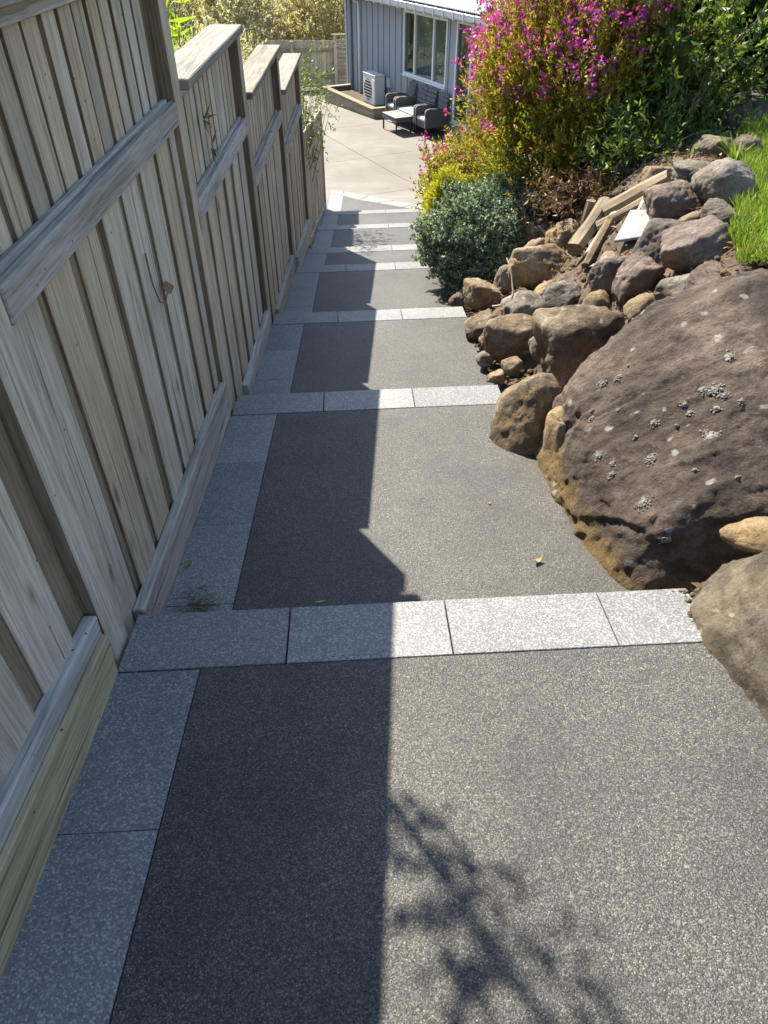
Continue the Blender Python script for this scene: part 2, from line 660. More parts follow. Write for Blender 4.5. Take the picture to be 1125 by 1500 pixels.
def tile(poly, i, lift=0.0, thick=.04, name='nosing_tile', bev=.0022):
    top = [(x, y, lz(i, x, y) + lift) for x, y in poly]
    v, f = prism(top, thick)
    o = link(name, bevmesh(v, f, bev), TILE, path)
    recenter(o)
    return o


for i in range(7):
    xj = [XL, JX[i]]
    while xj[-1] + TL * c_ < XR[i] - .05: xj.append(xj[-1] + TL * c_)
    xj.append(XR[i])
    for k in range(len(xj) - 1):
        a, b = xj[k] + GAP, xj[k + 1] - GAP
        q = [(a, YS[i] + a * TP), (b, YS[i] + b * TP)]
        sh = [0 if k == 0 else s_ * D, s_ * D]
        q += [(b - sh[1], YS[i] + b * TP + c_ * D), (a - sh[0], YS[i] + a * TP + c_ * D)]
        tile(q, i, .003 + random.uniform(-.0008, .0008))
for i in range(8):
    yend = YS[i] + XL * TP - .004 if i < 7 else 14.35
    ystart = (YS[i - 1] + XL * TP + D - .06) if i > 0 else -2.4
    y = yend
    while y > ystart + .02:
        yb = max(y - TL, ystart)
        if y - yb < .06: break
        dx0, dx1 = XL * TP, XE * TP
        q = [(XL, yb + .0011), (XE, yb + (XE - XL) * TP + .0011), (XE, y + (XE - XL) * TP - .0011), (XL, y - .0011)]
        tile(q, i, random.uniform(-.0008, .0008), name='edging_tile', bev=.0012)
        y = yb
# curved end band of the path, laid as separate pavers
outer = np.array([(-.80, 14.62), (-.52, 14.50), (-.04, 13.98), (.46, 13.55), (.80, 13.2), (1.15, 12.86), (1.5, 12.5)])
inner = np.array([(-.77, 14.36), (-.53, 14.10), (-.22, 13.68), (.12, 13.37), (.56, 12.96), (.95, 12.63), (1.25, 12.36)])
for k in range(6):
    e = .012
    a0, a1 = outer[k] * (1 - e) + outer[k + 1] * e, outer[k] * e + outer[k + 1] * (1 - e)
    b0, b1 = inner[k] * (1 - e) + inner[k + 1] * e, inner[k] * e + inner[k + 1] * (1 - e)
    tile([tuple(b0), tuple(b1), tuple(a1), tuple(a0)], 7, .004, .08, 'band_tile')

# ------------------------------------------------------------------ patio
WD = Vector((-.44, .898, 0)).normalized()
WN = Vector((-WD.y, WD.x, 0))
O0 = Vector((1.365, 18.759, -4.4))
HRZ = math.atan2(WD.y, WD.x)
patio = empty('patio', label='pale broom-finished concrete patio below the steps', kind='structure')
slabs = []


def slab(a0, a1, o0, o1, n=10):
    v, f = [], []
    for j in range(n + 1):
        for k in range(n + 1):
            a = a0 + (a1 - a0) * k / n
            o = o0 + (o1 - o0) * j / n
            p = O0 + WD * a + WN * o
            v.append((p.x, p.y, patz(p.x, p.y) - .010))
    for j in range(n):
        for k in range(n):
            q = j * (n + 1) + k
            f.append((q, q + 1, q + n + 2, q + n + 1))
    # skirt
    rim = [k for k in range(n + 1)] + [(j) * (n + 1) + n for j in range(1, n + 1)] + [n * (n + 1) + k for k in range(n - 1, -1, -1)] + [j * (n + 1) for j in range(n - 1, 0, -1)]
    b = len(v)
    for q in rim: v.append((v[q][0], v[q][1], v[q][2] - .12))
    for q in range(len(rim)):
        r2 = (q + 1) % len(rim)
        f.append((rim[q], b + q, b + r2, rim[r2]))
    link('slab', mesh(v, f), CONC, patio)


for a0 in np.arange(-9.0, 7.6, 2.75):
    for o0 in np.arange(-.75, 9.0, 2.75):
        slab(a0 + .006, a0 + 2.75 - .006, o0 + .006, o0 + 2.75 - .006)

# ------------------------------------------------------------------ stepped paling fence
fence = empty('paling_fence', (-.83, 1.38, -1.9), label='weathered stepped timber paling fence along the left of the path', cat='fence')
FP = fence


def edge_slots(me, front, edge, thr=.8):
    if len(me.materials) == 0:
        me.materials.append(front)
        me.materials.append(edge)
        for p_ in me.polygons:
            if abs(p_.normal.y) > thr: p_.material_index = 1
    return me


def fbox(name, x0, x1, y0, y1, z0, z1, mat, bev=.004, tilt=0.0, yaw=0.0):
    o = link(name, boxmesh(x1 - x0, y1 - y0, z1 - z0, bev), mat, fence)
    o.location = Vector(((x0 + x1) / 2, (y0 + y1) / 2, (z0 + z1) / 2)) - fence.location
    o.rotation_euler = (tilt, 0, yaw)
    return o


PY = [-.58, 1.325, 3.25, 5.02, 7.06, 9.12]        # near face of each post
PW = .112
CAPZ = [.27, -.13, -.56, -.93, -1.28]             # top of the cap of each panel
RAILZ = [z - .475 for z in CAPZ]
up_me, lo_me = {}, {}


def post_top(k): return (CAPZ[k - 1] if k > 0 else CAPZ[0]) - .042


for k, y in enumerate(PY):
    top = post_top(k)
    o = fbox('post', -.885, -.78, y, y + PW, psurf(XL, y) - .45, top, None, .004, random.uniform(-.004, .004))
    edge_slots(o.data, wood_post, wood_back)
UPM = edge_slots(boxmesh(.024, .094, .46, .003), wood_z, wood_back)
LOM = {}
for k in range(5):
    ya, yb = PY[k] + PW, PY[k + 1]
    zc, zr = CAPZ[k], RAILZ[k]
    # cap board (butts the uphill post, runs over the downhill post)
    fbox('cap', -.935, -.742, ya - (.0 if k else 0) + .002, yb + PW * .0 - .002, zc - .042, zc, wood_cap, .005)
    fbox('fascia', -.832, -.800, ya + .002, yb - .002, zc - .085, zc - .0435, wood_y, .003)
    fbox('rail', -.831, -.8085, ya - .001, yb - .03, zr - .085, zr, wood_y, .004)
    fbox('rail', -.808, -.779, ya + .004, yb + .012, zr - .10, zr - .012, wood_y, .005, 0, random.uniform(-.003, .003))
    # narrow upper palings
    y = ya + .012
    while y + .094 < yb + .02:
        o = link('upper_paling', UPM, wood_z, fence)
        o.location = Vector((-.843 + random.uniform(-.002, .002), y + .047, zc - .043 - .235)) - fence.location
        o.rotation_euler = (random.uniform(-.006, .006), 0, random.uniform(-.02, .02))
        y += .1235 + random.uniform(-.004, .004)
    fbox('backing_board', -.874, -.8425, ya, yb, zr - .02, zc - .045, wood_back, .002)
    # wide lower palings
    zb = min(psurf(XL, ya), psurf(XL, yb)) - .02
    zt = zr - .03
    hh = zt - zb
    if round(hh, 2) not in LOM: LOM[round(hh, 2)] = boxmesh(.030, .186, hh, .004)
    y = ya + .018
    n = 0
    while y < yb - .05:
        wd = .186
        if y + wd > yb + .01: wd = yb - y - .004
        if wd < .05: break
        me = LOM[round(hh, 2)] if wd == .186 else boxmesh(.030, wd, hh, .004)
        o = link('paling', edge_slots(me, wood_z, wood_back), None, fence)
        o.location = Vector((-.822 + random.uniform(-.003, .003), y + wd / 2, (zt + zb) / 2)) - fence.location
        o.rotation_euler = (random.uniform(-.006, .006), random.uniform(-.002, .002), random.uniform(-.025, .025))
        y += (.246 if k < 2 else .272) + random.uniform(-.007, .007)
        n += 1
    y = ya
    while y < yb:
        wd = min(.2, yb - y)
        if wd > .03:
            fbox('backing_board', -.860, -.8195, y + .001, y + wd - .001, zb, zt + .02, wood_back, .002)
        y += .2

# base boards resting along each landing edge
KB = [(-.9, 1.30, -1.20, -1.512, 0), (1.56, 3.235, -1.785, -1.905, 1), (3.80, 5.01, -2.262, -2.335, 1), (5.50, 7.0, -2.56, -2.685, 1), (7.4, 9.05, -2.86, -3.03, 1)]
for (ya, yb, za, zb, kind) in KB:
    ln = math.hypot(yb - ya, zb - za)
    ang = math.atan2(zb - za, yb - ya)
    hh = .26 if kind == 0 else .27
    o = link('base_board', boxmesh(.042, ln, hh, .006), wood_y, fence)
    o.location = Vector((-.800 if kind == 0 else -.789, (ya + yb) / 2, (za + zb) / 2 - hh / 2)) - fence.location
    o.rotation_euler = (ang, 0, 0)
    if kind == 0:
        o = link('base_board', boxmesh(.018, ln - .03, .19, .003), wood_new, fence, label='pale new pine board')
        o.location = Vector((-.769, (ya + yb) / 2, (za + zb) / 2 - hh / 2 - .028)) - fence.location
        o.rotation_euler = (ang, 0, 0)
        o = link('batten', boxmesh(.02, ln * .62, .018, .004), wood_y, fence)
        o.location = Vector((-.811, ya + ln * .42, za + (zb - za) * .44 + .012)) - fence.location
        o.rotation_euler = (ang, 0, 0)

# low raking run of fence at the downhill end
yA, yB, zA, zB = 9.12 + PW, 13.0, -2.12, -2.62


def rake(y): return zA + (zB - zA) * (y - yA) / (yB - yA)


for y in (11.1, 12.95):
    fbox('post', -.885, -.785, y, y + .1, psurf(XL, y) - .4, rake(y) + .0, wood_post)
y = yA + .01
while y < yB + .02:
    if not (11.02 < y < 11.15 or y > 12.88):
        zb = psurf(XL, y) - .12
        fbox('paling', -.838, -.818, y, y + .1, zb, rake(y) - .02, wood_z, .003, random.uniform(-.004, .004))
    y += .128
ang = math.atan2(zB - zA, yB - yA)
for dz in (.0, -.42):
    o = link('rail', boxmesh(.04, yB - yA - .04, .07, .004), wood_y, fence)
    o.location = Vector((-.862, (yA + yB) / 2, (zA + zB) / 2 - .06 + dz)) - fence.location
    o.rotation_euler = (ang, 0, 0)
for (ya, yb) in ((9.4, 11.05), (11.3, 12.9)):
    za, zb = psurf(XL, ya + .2) + .10, psurf(XL, yb) + .14
    o = link('base_board', boxmesh(.035, math.hypot(yb - ya, zb - za), .22, .005), wood_y, fence)
    o.location = Vector((-.79, (ya + yb) / 2, (za + zb) / 2 - .11)) - fence.location
    o.rotation_euler = (math.atan2(zb - za, yb - ya), 0, 0)

# ------------------------------------------------------------------ house
PAINT = plain('blue_grey_paint', (.30, .33, .37), .55, .4, var=.06, vs=3, bmp=.15, bs=30)
TRIM = plain('white_frame', (.72, .74, .74), .4, .5, var=.04)
GUT = plain('pale_gutter', (.60, .63, .64), .4, .5, var=.06)
SOFF = plain('brown_soffit', (.10, .075, .065), .7, .3, var=.1)
ROOFM = plain('galvanised_roof', (.30, .32, .33), .5, .5, .3, var=.12, vs=4)
ROOM = plain('dim_interior', (.45, .44, .41), .8, .2)
CURT = plain('curtain_cloth', (.26, .29, .27), .9, .1)


def glassmat():
    m, nt, b = newmat('window_glass')
    gl = nt.nodes.new('ShaderNodeBsdfGlossy'); gl.inputs['Roughness'].default_value = .02
    gl.inputs['Color'].default_value = (.9, .95, .95, 1)
    tr = nt.nodes.new('ShaderNodeBsdfTransparent'); tr.inputs['Color'].default_value = (.80, .86, .84, 1)
    lw = nt.nodes.new('ShaderNodeLayerWeight'); lw.inputs['Blend'].default_value = .3
    mx = nt.nodes.new('ShaderNodeMixShader')
    fr = ramp(nt, lw.outputs['Facing'], [(0, g(.05)), (.6, g(.12)), (1, g(.9))])
    L(nt, fr, mx.inputs[0]); L(nt, tr.outputs[0], mx.inputs[1]); L(nt, gl.outputs[0], mx.inputs[2])
    L(nt, mx.outputs[0], nt.nodes['Material Output'].inputs[0])
    return m


GLASS = glassmat()
house = empty('house', O0, HRZ, label='blue grey board and batten house with white windows behind the patio', cat='house')
WO = -.75
WTOP = 2.46
W1 = (.50, 2.52, 1.0, 2.26)
W2 = (-1.32, .0, .35, 2.28)
AEND = 6.1


def hb(name, a0, a1, o0, o1, h0, h1, mat, par=house, bev=.003):
    return box(name, a0, a1, o0, o1, h0, h1, mat, par, bev)


for (a0, a1, h0, h1) in [(W1[1], AEND, -.35, WTOP), (W1[0], W1[1], -.35, W1[2]), (W1[0], W1[1], W1[3], WTOP), (W2[1], W1[0], -.35, WTOP), (W2[0], W2[1], -.35, W2[2]), (W2[0], W2[1], W2[3], WTOP), (-9, W2[0], -.35, WTOP)]:
    hb('wall', a0, a1, WO - .12, WO, h0, h1, PAINT, bev=0)
hb('wall', AEND - .12, AEND - .001, -7, WO - .121, -.35, 2.9, PAINT, bev=0)
hb('wall', -9, AEND - .13, -7.1, -7, -.35, 2.9, ROOM, bev=0)
hb('ceiling', -9, AEND - .13, -6.99, WO - .125, 2.38, 2.42, ROOM, bev=0)
hb('floor', -9, AEND - .13, -6.99, WO - .125, -.1, 0.0, ROOM, bev=0)
hb('partition', -9, AEND - .13, -3.6, -3.5, .001, 2.375, ROOM, bev=0)
a = AEND - .02
bats = []
while a > -3.2:
    segs = [(-.3, WTOP - .02)]
    for wv in (W1, W2):
        if wv[0] - .08 < a < wv[1] + .08: segs = [(-.3, wv[2] - .07), (wv[3] + .07, WTOP - .02)]
    for h0, h1 in segs:
        hb('batten', a - .022, a + .022, WO + .0005, WO + .022, h0, h1, PAINT, bev=.003)
    a -= .335
hb('corner_board', AEND - .09, AEND + .025, WO + .0005, WO + .03, -.3, WTOP - .02, PAINT)


def window(wv, mull):
    a0, a1, h0, h1 = wv
    win = empty('window', (0, 0, 0)); win.parent = house
    t = .055
    for (p, q, r, s) in [(a0 - t, a1 + t, h1, h1 + t), (a0 - t, a1 + t, h0 - t, h0), (a0 - t, a0, h0, h1), (a1, a1 + t, h0, h1)]:
        hb('frame', p, q, WO - .05, WO + .035, r, s, TRIM, win)
    hb('sill', a0 - t - .03, a1 + t + .03, WO + .0, WO + .07, h0 - t - .03, h0 - t - .001, TRIM, win)
    edges = [a0] + mull + [a1]
    for mval in mull: hb('mullion', mval - .03, mval + .03, WO - .045, WO + .02, h0 + .001, h1 - .001, TRIM, win)
    for p, q in zip(edges[:-1], edges[1:]):
        hb('pane', p + .004, q - .004, WO - .03, WO - .024, h0 + .002, h1 - .002, GLASS, win, 0)
    for (p, q) in ((a0 + .02, a1 - .02),):
        n = 60
        vv, ff = [], []
        for i_ in range(n + 1):
            aa = p + (q - p) * i_ / n
            oo = WO - .24 + .03 * math.sin(i_ * 1.9)
            vv += [(aa, oo, max(h0 - .25, .01)), (aa, oo, h1 + .08)]
        for i_ in range(n): ff.append((2 * i_, 2 * i_ + 2, 2 * i_ + 3, 2 * i_ + 1))
        link('curtain', mesh(vv, ff, True), CURT, win)


window(W1, [1.10, 2.02])
window(W2, [-.58])
hb('soffit', -9, AEND + .2, WO - .1, WO + .42, WTOP - .018, WTOP, SOFF, bev=0)
hb('fascia', -9, AEND + .2, WO + .421, WO + .445, WTOP - .06, WTOP + .13, SOFF)
# gutter with a rolled lip and brackets
prof = [(.447, .10), (.447, .0), (.47, -.03), (.52, -.035), (.565, .0), (.575, .09), (.59, .105), (.575, .115), (.562, .10), (.552, .01), (.52, -.02), (.475, -.015), (.462, .0), (.46, .10)]
vv, ff = [], []
for a in (-9, AEND + .22):
    vv += [(a, WO + o_, WTOP + h_) for o_, h_ in prof]
n = len(prof)
ff = [tuple([k, (k + 1) % n, n + (k + 1) % n, n + k]) for k in range(n)] + [tuple(range(n - 1, -1, -1)), tuple(range(n, 2 * n))]
link('gutter', mesh(vv, ff), GUT, house)
a = -4.0
while a < AEND:
    hb('gutter_bracket', a - .012, a + .012, WO + .50, WO + .594, WTOP - .042, WTOP + .121, GUT, bev=.002)
    a += .42
# corrugated roof
vv = []
A_ = np.arange(-9, AEND + .3, .076 / 4)
for q, (o_, h_) in enumerate(((.52, WTOP + .15), (-4.2, WTOP + 1.15))):
    for a in A_: vv.append((a, WO + o_, h_ + .011 * math.cos(2 * math.pi * a / .076)))
m_ = len(A_)
ff = [(k, k + 1, m_ + k + 1, m_ + k) for k in range(m_ - 1)]
link('roof', mesh(vv, ff, True), ROOFM, house)
for (a, htop) in ((5.12, 2.25), (5.70, WTOP)):
    v, f = tube([(a, WO + .06, -.2), (a, WO + .06, htop - .15), (a, WO + .07, htop), (a, WO + .22, htop + .06 if htop < 2.4 else htop + .02)], .038, 10)
    link('downpipe', mesh(v, f, True), TRIM if a < 5.5 else PAINT, house)
box('meter_box', 3.30, 3.44, WO + .001, WO + .08, .50, .72, TRIM, house)
v, f = tube([(3.37, WO + .04, .5), (3.37, WO + .04, .2), (3.45, WO + .05, .1), (3.55, WO + .1, .08)], .012, 6)
link('conduit', mesh(v, f, True), TRIM, house)

# heat pump outdoor unit
hp = empty('heat_pump', O0 + WD * 3.74 + WN * (-.45), HRZ, label='white heat pump outdoor unit against the house wall', cat='heat pump')
HPW = plain('heat_pump_shell', (.66, .66, .64), .45, .5, var=.04)
HPD = plain('dark_grille', (.05, .05, .052), .6, .3)
box('body', -.37, .37, -.15, .15, .09, .78, HPW, hp, .012)
box('lid', -.38, .38, -.16, .16, .781, .80, HPW, hp, .006)
for s in (-1, 1): box('foot', s * .27 - .03, s * .27 + .03, -.16, .16, 0, .0895, HPD, hp)
bm = bmesh.new()
bmesh.ops.create_circle(bm, cap_ends=True, radius=.25, segments=28)
me = bpy.data.meshes.new('fan'); bm.to_mesh(me); bm.free()
o = link('fan_opening', me, HPD, hp); o.location = (.06, .1515, .43); o.rotation_euler = (-R(90), 0, 0)
for k in range(7):
    h = .22 + k * .07
    hw = math.sqrt(max(.25 ** 2 - (h - .43) ** 2, .01))
    box('grille_bar', .06 - hw, .06 + hw, .153, .158, h - .006, h + .006, HPW, hp, 0)
box('service_cover', -.365, -.22, .1505, .162, .14, .70, HPW, hp, .006)

# timber planter edge round the heat pump corner
pl = empty('timber_planter', O0 + WD * 2.6, HRZ, label='low timber planter edge beside the heat pump', cat='planter')
for nm, a0, a1, o0, o1, h0, h1 in [('side', .05, 3.2, .075, .13, -.38, -.08), ('side', .05, 3.2, .075, .132, -.078, .165), ('end', 0, .048, -.24, .13, -.30, .165), ('end', 3.2, 3.25, -.74, .13, -.45, .165)]:
    box(nm, a0, a1, o0, o1, h0, h1, wood_x, pl, .005)
box('cap', -.03, 3.30, .03, .19, .167, .205, wood_x, pl, .005)
box('cap', -.03, .12, -.26, .028, .167, .205, wood_x, pl, .005)
box('cap', 3.14, 3.30, -.74, .028, .167, .205, wood_x, pl, .005)
box('soil_fill', .05, 3.19, -.70, .07, -.3, .08, SOIL, pl, 0)

# ------------------------------------------------------------------ patio furniture
WICK = None


def wickermat():
    m, nt, b = newmat('grey_wicker')
    v = coords(nt, (1, 1, 1), 3.0)
    wv = nt.nodes.new('ShaderNodeTexWave'); wv.bands_direction = 'Z'
    wv.inputs['Scale'].default_value = 22; wv.inputs['Distortion'].default_value = .6
    L(nt, v, wv.inputs['Vector'])
    L(nt, ramp(nt, wv.outputs['Fac'], [(.1, (.05, .05, .052)), (.6, (.14, .137, .132)), (1, (.19, .185, .178))]), b.inputs['Base Color'])
    b.inputs['Roughness'].default_value = .6
    bump(nt, b, wv.outputs['Fac'], .6, .008)
    return m


WICK = wickermat()
CUSH = plain('pale_cushion', (.55, .52, .46), .9, .2, var=.06, bmp=.2)
LEGM = plain('dark_leg', (.03, .03, .032), .5, .4)


def seat(name, a_c, width, label, cat, backs):
    t = empty(name, O0 + WD * a_c + WN * (-.30) + Vector((0, 0, 0)), HRZ, label=label, cat=cat, group='wicker patio seats')
    hw = width / 2
    for sa in (-1, 1):
        for so in (-1, 1):
            box('leg', sa * (hw - .03) - .018, sa * (hw - .03) + .018, so * .27 - .018, so * .27 + .018, 0, .20 if so < 0 else .56, LEGM, t, .004)
    box('seat_base', -hw + .05, hw - .05, -.28, .27, .18, .32, WICK, t, .015)
    box('cushion', -hw + .065, hw - .065, -.22, .285, .322, .41, CUSH, t, .03)
    for sa in (-1, 1):
        x0, x1 = (-hw, -hw + .06) if sa < 0 else (hw - .06, hw)
        pr = [(.30, .20), (.30, .55), (.27, .60), (.18, .615), (-.10, .60), (-.29, .57), (-.29, .20)]
        v = [(x0, p, q) for p, q in pr] + [(x1, p, q) for p, q in pr]
        n = len(pr)
        f = [tuple(range(n)), tuple(range(2 * n - 1, n - 1, -1))] + [(k, n + k, n + (k + 1) % n, (k + 1) % n) for k in range(n)]
        link('arm', bevmesh(v, f, .01), WICK, t)
    bw = (width - .13) / backs
    for k in range(backs):
        c0 = -hw + .065 + k * bw
        br = link('backrest', boxmesh(bw - .012, .035, .06, .008), WICK, t)
        br.location = (c0 + bw / 2, -.245, .36)
        for j in range(5):
            sl_ = link('slat', boxmesh(bw - .012, .03, .085, .008), WICK, br)
            sl_.location = (0, -.02 - .022 * (j + 1), .094 * (j + 1) - .015)
            sl_.rotation_euler = (R(13), 0, 0)
    return t


seat('patio_armchair', 1.93, .50, 'grey wicker armchair nearest the heat pump', 'armchair', 1)
seat('patio_loveseat', 1.15, 1.02, 'grey wicker two seat sofa between the two armchairs', 'sofa', 2)
seat('patio_armchair', .35, .54, 'grey wicker armchair nearest the flowering shrub', 'armchair', 1)
tb = empty('patio_table', O0 + WD * 1.07 + WN * .24, HRZ, label='low grey wicker table in front of the patio sofa', cat='table')
for sa in (-1, 1):
    for so in (-1, 1): box('leg', sa * .34 - .017, sa * .34 + .017, so * .2 - .017, so * .2 + .017, 0, .27, LEGM, tb)
box('apron', -.36, .36, -.22, .22, .25, .345, WICK, tb, .006)
for k in range(6): box('slat', -.37, .37, -.23 + k * .0775, -.23 + k * .0775 + .07, .346, .366, plain('table_slat', (.30, .28, .25), .6) if k == 0 else bpy.data.materials['table_slat'], tb, .004)

# ------------------------------------------------------------------ far fence and slatted screen
ff_ = empty('boundary_fence', (-1.6, 26.2, -4.6), label='short brown paling fence at the far left of the patio', cat='fence')
for k in range(16):
    o = link('paling', boxmesh(.135, .02, 1.25, .003), wood_z, ff_)
    o.location = (.46 - k * .142, 0, .62 + .01 * (k % 3))
for s in (-.8, .55): 
    o = link('post', boxmesh(.1, .1, 1.3, .004), wood_post, ff_); o.location = (s, -.07, .6)
for h in (.3, 1.0):
    o = link('rail', boxmesh(2.2, .045, .07, .004), wood_x, ff_); o.location = (-.55, -.036, h)
sc_ = empty('slatted_screen', (-.86, 26.1, -4.6), label='pale slatted timber screen between house corner and far fence', cat='screen')
for s in (-.2, .42): 
    o = link('post', boxmesh(.07, .07, 1.4, .004), wood_post, sc_); o.location = (s, 0, .7)
for k in range(11):
    o = link('slat', boxmesh(.54, .02, .085, .003), wood_x, sc_); o.location = (.11, 0, .17 + k * .108)
o = link('cap', boxmesh(.78, .12, .03, .004), wood_x, sc_); o.location = (.11, 0, 1.416)

# ------------------------------------------------------------------ rocks
RM = {
    'brown': rockmat('rock_brown', (.37, .295, .205), (.225, .17, .112), (.085, .062, .042), (.30, .20, .10)),
    'tan': rockmat('rock_tan', (.42, .33, .21), (.31, .235, .145), (.17, .125, .08), (.40, .25, .10), lich=.25),
    'grey': rockmat('rock_grey', (.37, .335, .28), (.235, .205, .165), (.09, .078, .064), (.27, .21, .13)),
    'purple': rockmat('rock_purple', (.29, .225, .185), (.17, .128, .105), (.075, .054, .046), (.22, .16, .105), lich=.5),
    'dark': rockmat('rock_dark', (.24, .21, .175), (.145, .125, .105), (.06, .052, .044), (.16, .12, .08)),
    'giant2': rockmat('rock_foreground', (.21, .18, .135), (.13, .108, .08), (.06, .048, .037), (.2, .15, .08), lich=.5, oamt=.4),
    'giant': rockmat('rock_giant', (.178, .134, .104), (.108, .079, .061), (.047, .035, .029), (.22, .145, .06), oz=-.22, lich=.6, oamt=.4),
}
_ico = {}


def ico(n):
    if n not in _ico:
        bm = bmesh.new()
        bmesh.ops.create_icosphere(bm, subdivisions=n, radius=1.0)
        bm.verts.ensure_lookup_table()
        v = np.array([q.co[:] for q in bm.verts])
        f = np.array([[a.index for a in q.verts] for q in bm.faces])
        bm.free()
        _ico[n] = (v / np.linalg.norm(v, axis=1)[:, None], f)
    return _ico[n]


def rot3(ax, ay, az):
    return np.array(Matrix.Rotation(az, 3, 'Z') @ Matrix.Rotation(ay, 3, 'Y') @ Matrix.Rotation(ax, 3, 'X'))


def rock(name, pos, rad, rz, mat, label, seed, sub=4, facets=9, p=13, tilt=(0, 0), amp=.05, planes=None, lowf=1.7, hf=0.0):
    r = np.random.default_rng(seed)
    u, f = ico(sub)
    if planes is None:
        N_ = [np.array(q, float) for q in ((1, 0, 0), (-1, 0, 0), (0, 1, 0), (0, -1, 0), (0, 0, 1), (0, 0, -1))]
        dd = list(r.uniform(.88, 1.0, 6))
        for k in range(facets):
            n = r.normal(size=3)
            N_.append(n / np.linalg.norm(n))
            dd.append(r.uniform(.72, 1.0))
    else:
        N_ = [np.array(q[:3], float) / np.linalg.norm(q[:3]) for q in planes]
        dd = [q[3] for q in planes]
    t = np.maximum(np.stack([u @ n / d for n, d in zip(N_, dd)], 1), 0)
    rr = (t ** p).sum(1) ** (-1.0 / p)
    v = u * rr[:, None]
    o3 = r.uniform(-50, 50, 3)
    St = rot3(.5, .45, .3) * np.array([1.0, 1.0, 2.8])[:, None]
    dsp = amp * lowf * fbm(v * 1.3 + o3, 3, 1) + amp * .9 * fbm((v @ St.T) * 2.1 + o3, 4, 5, True) + amp * .5 * fbm(v * 6.5 + o3, 4, 9, True)
    for fq, dp in ((1.1, .55), (2.3, .4)):
        cn = vnoise((v @ St.T) * fq + o3 * 1.7, 21) + .25 * vnoise(v * 7 + o3, 23)
        dsp = dsp - amp * dp * np.exp(-(cn / .055) ** 2)
    if hf:
        dsp = dsp + hf * (fbm((v @ St.T) * 7 + o3, 4, 31, True) + .5 * fbm(v * 24 + o3, 3, 37, True))
    v = v * (1 + dsp - dsp.mean())[:, None]
    v = v * np.array(rad)
    v = v @ rot3(tilt[0], tilt[1], rz).T
    o = link(name, mesh(v, f, True), RM[mat], label=label, cat='rock', group='rocks along the right bank')
    o.location = pos
    return o


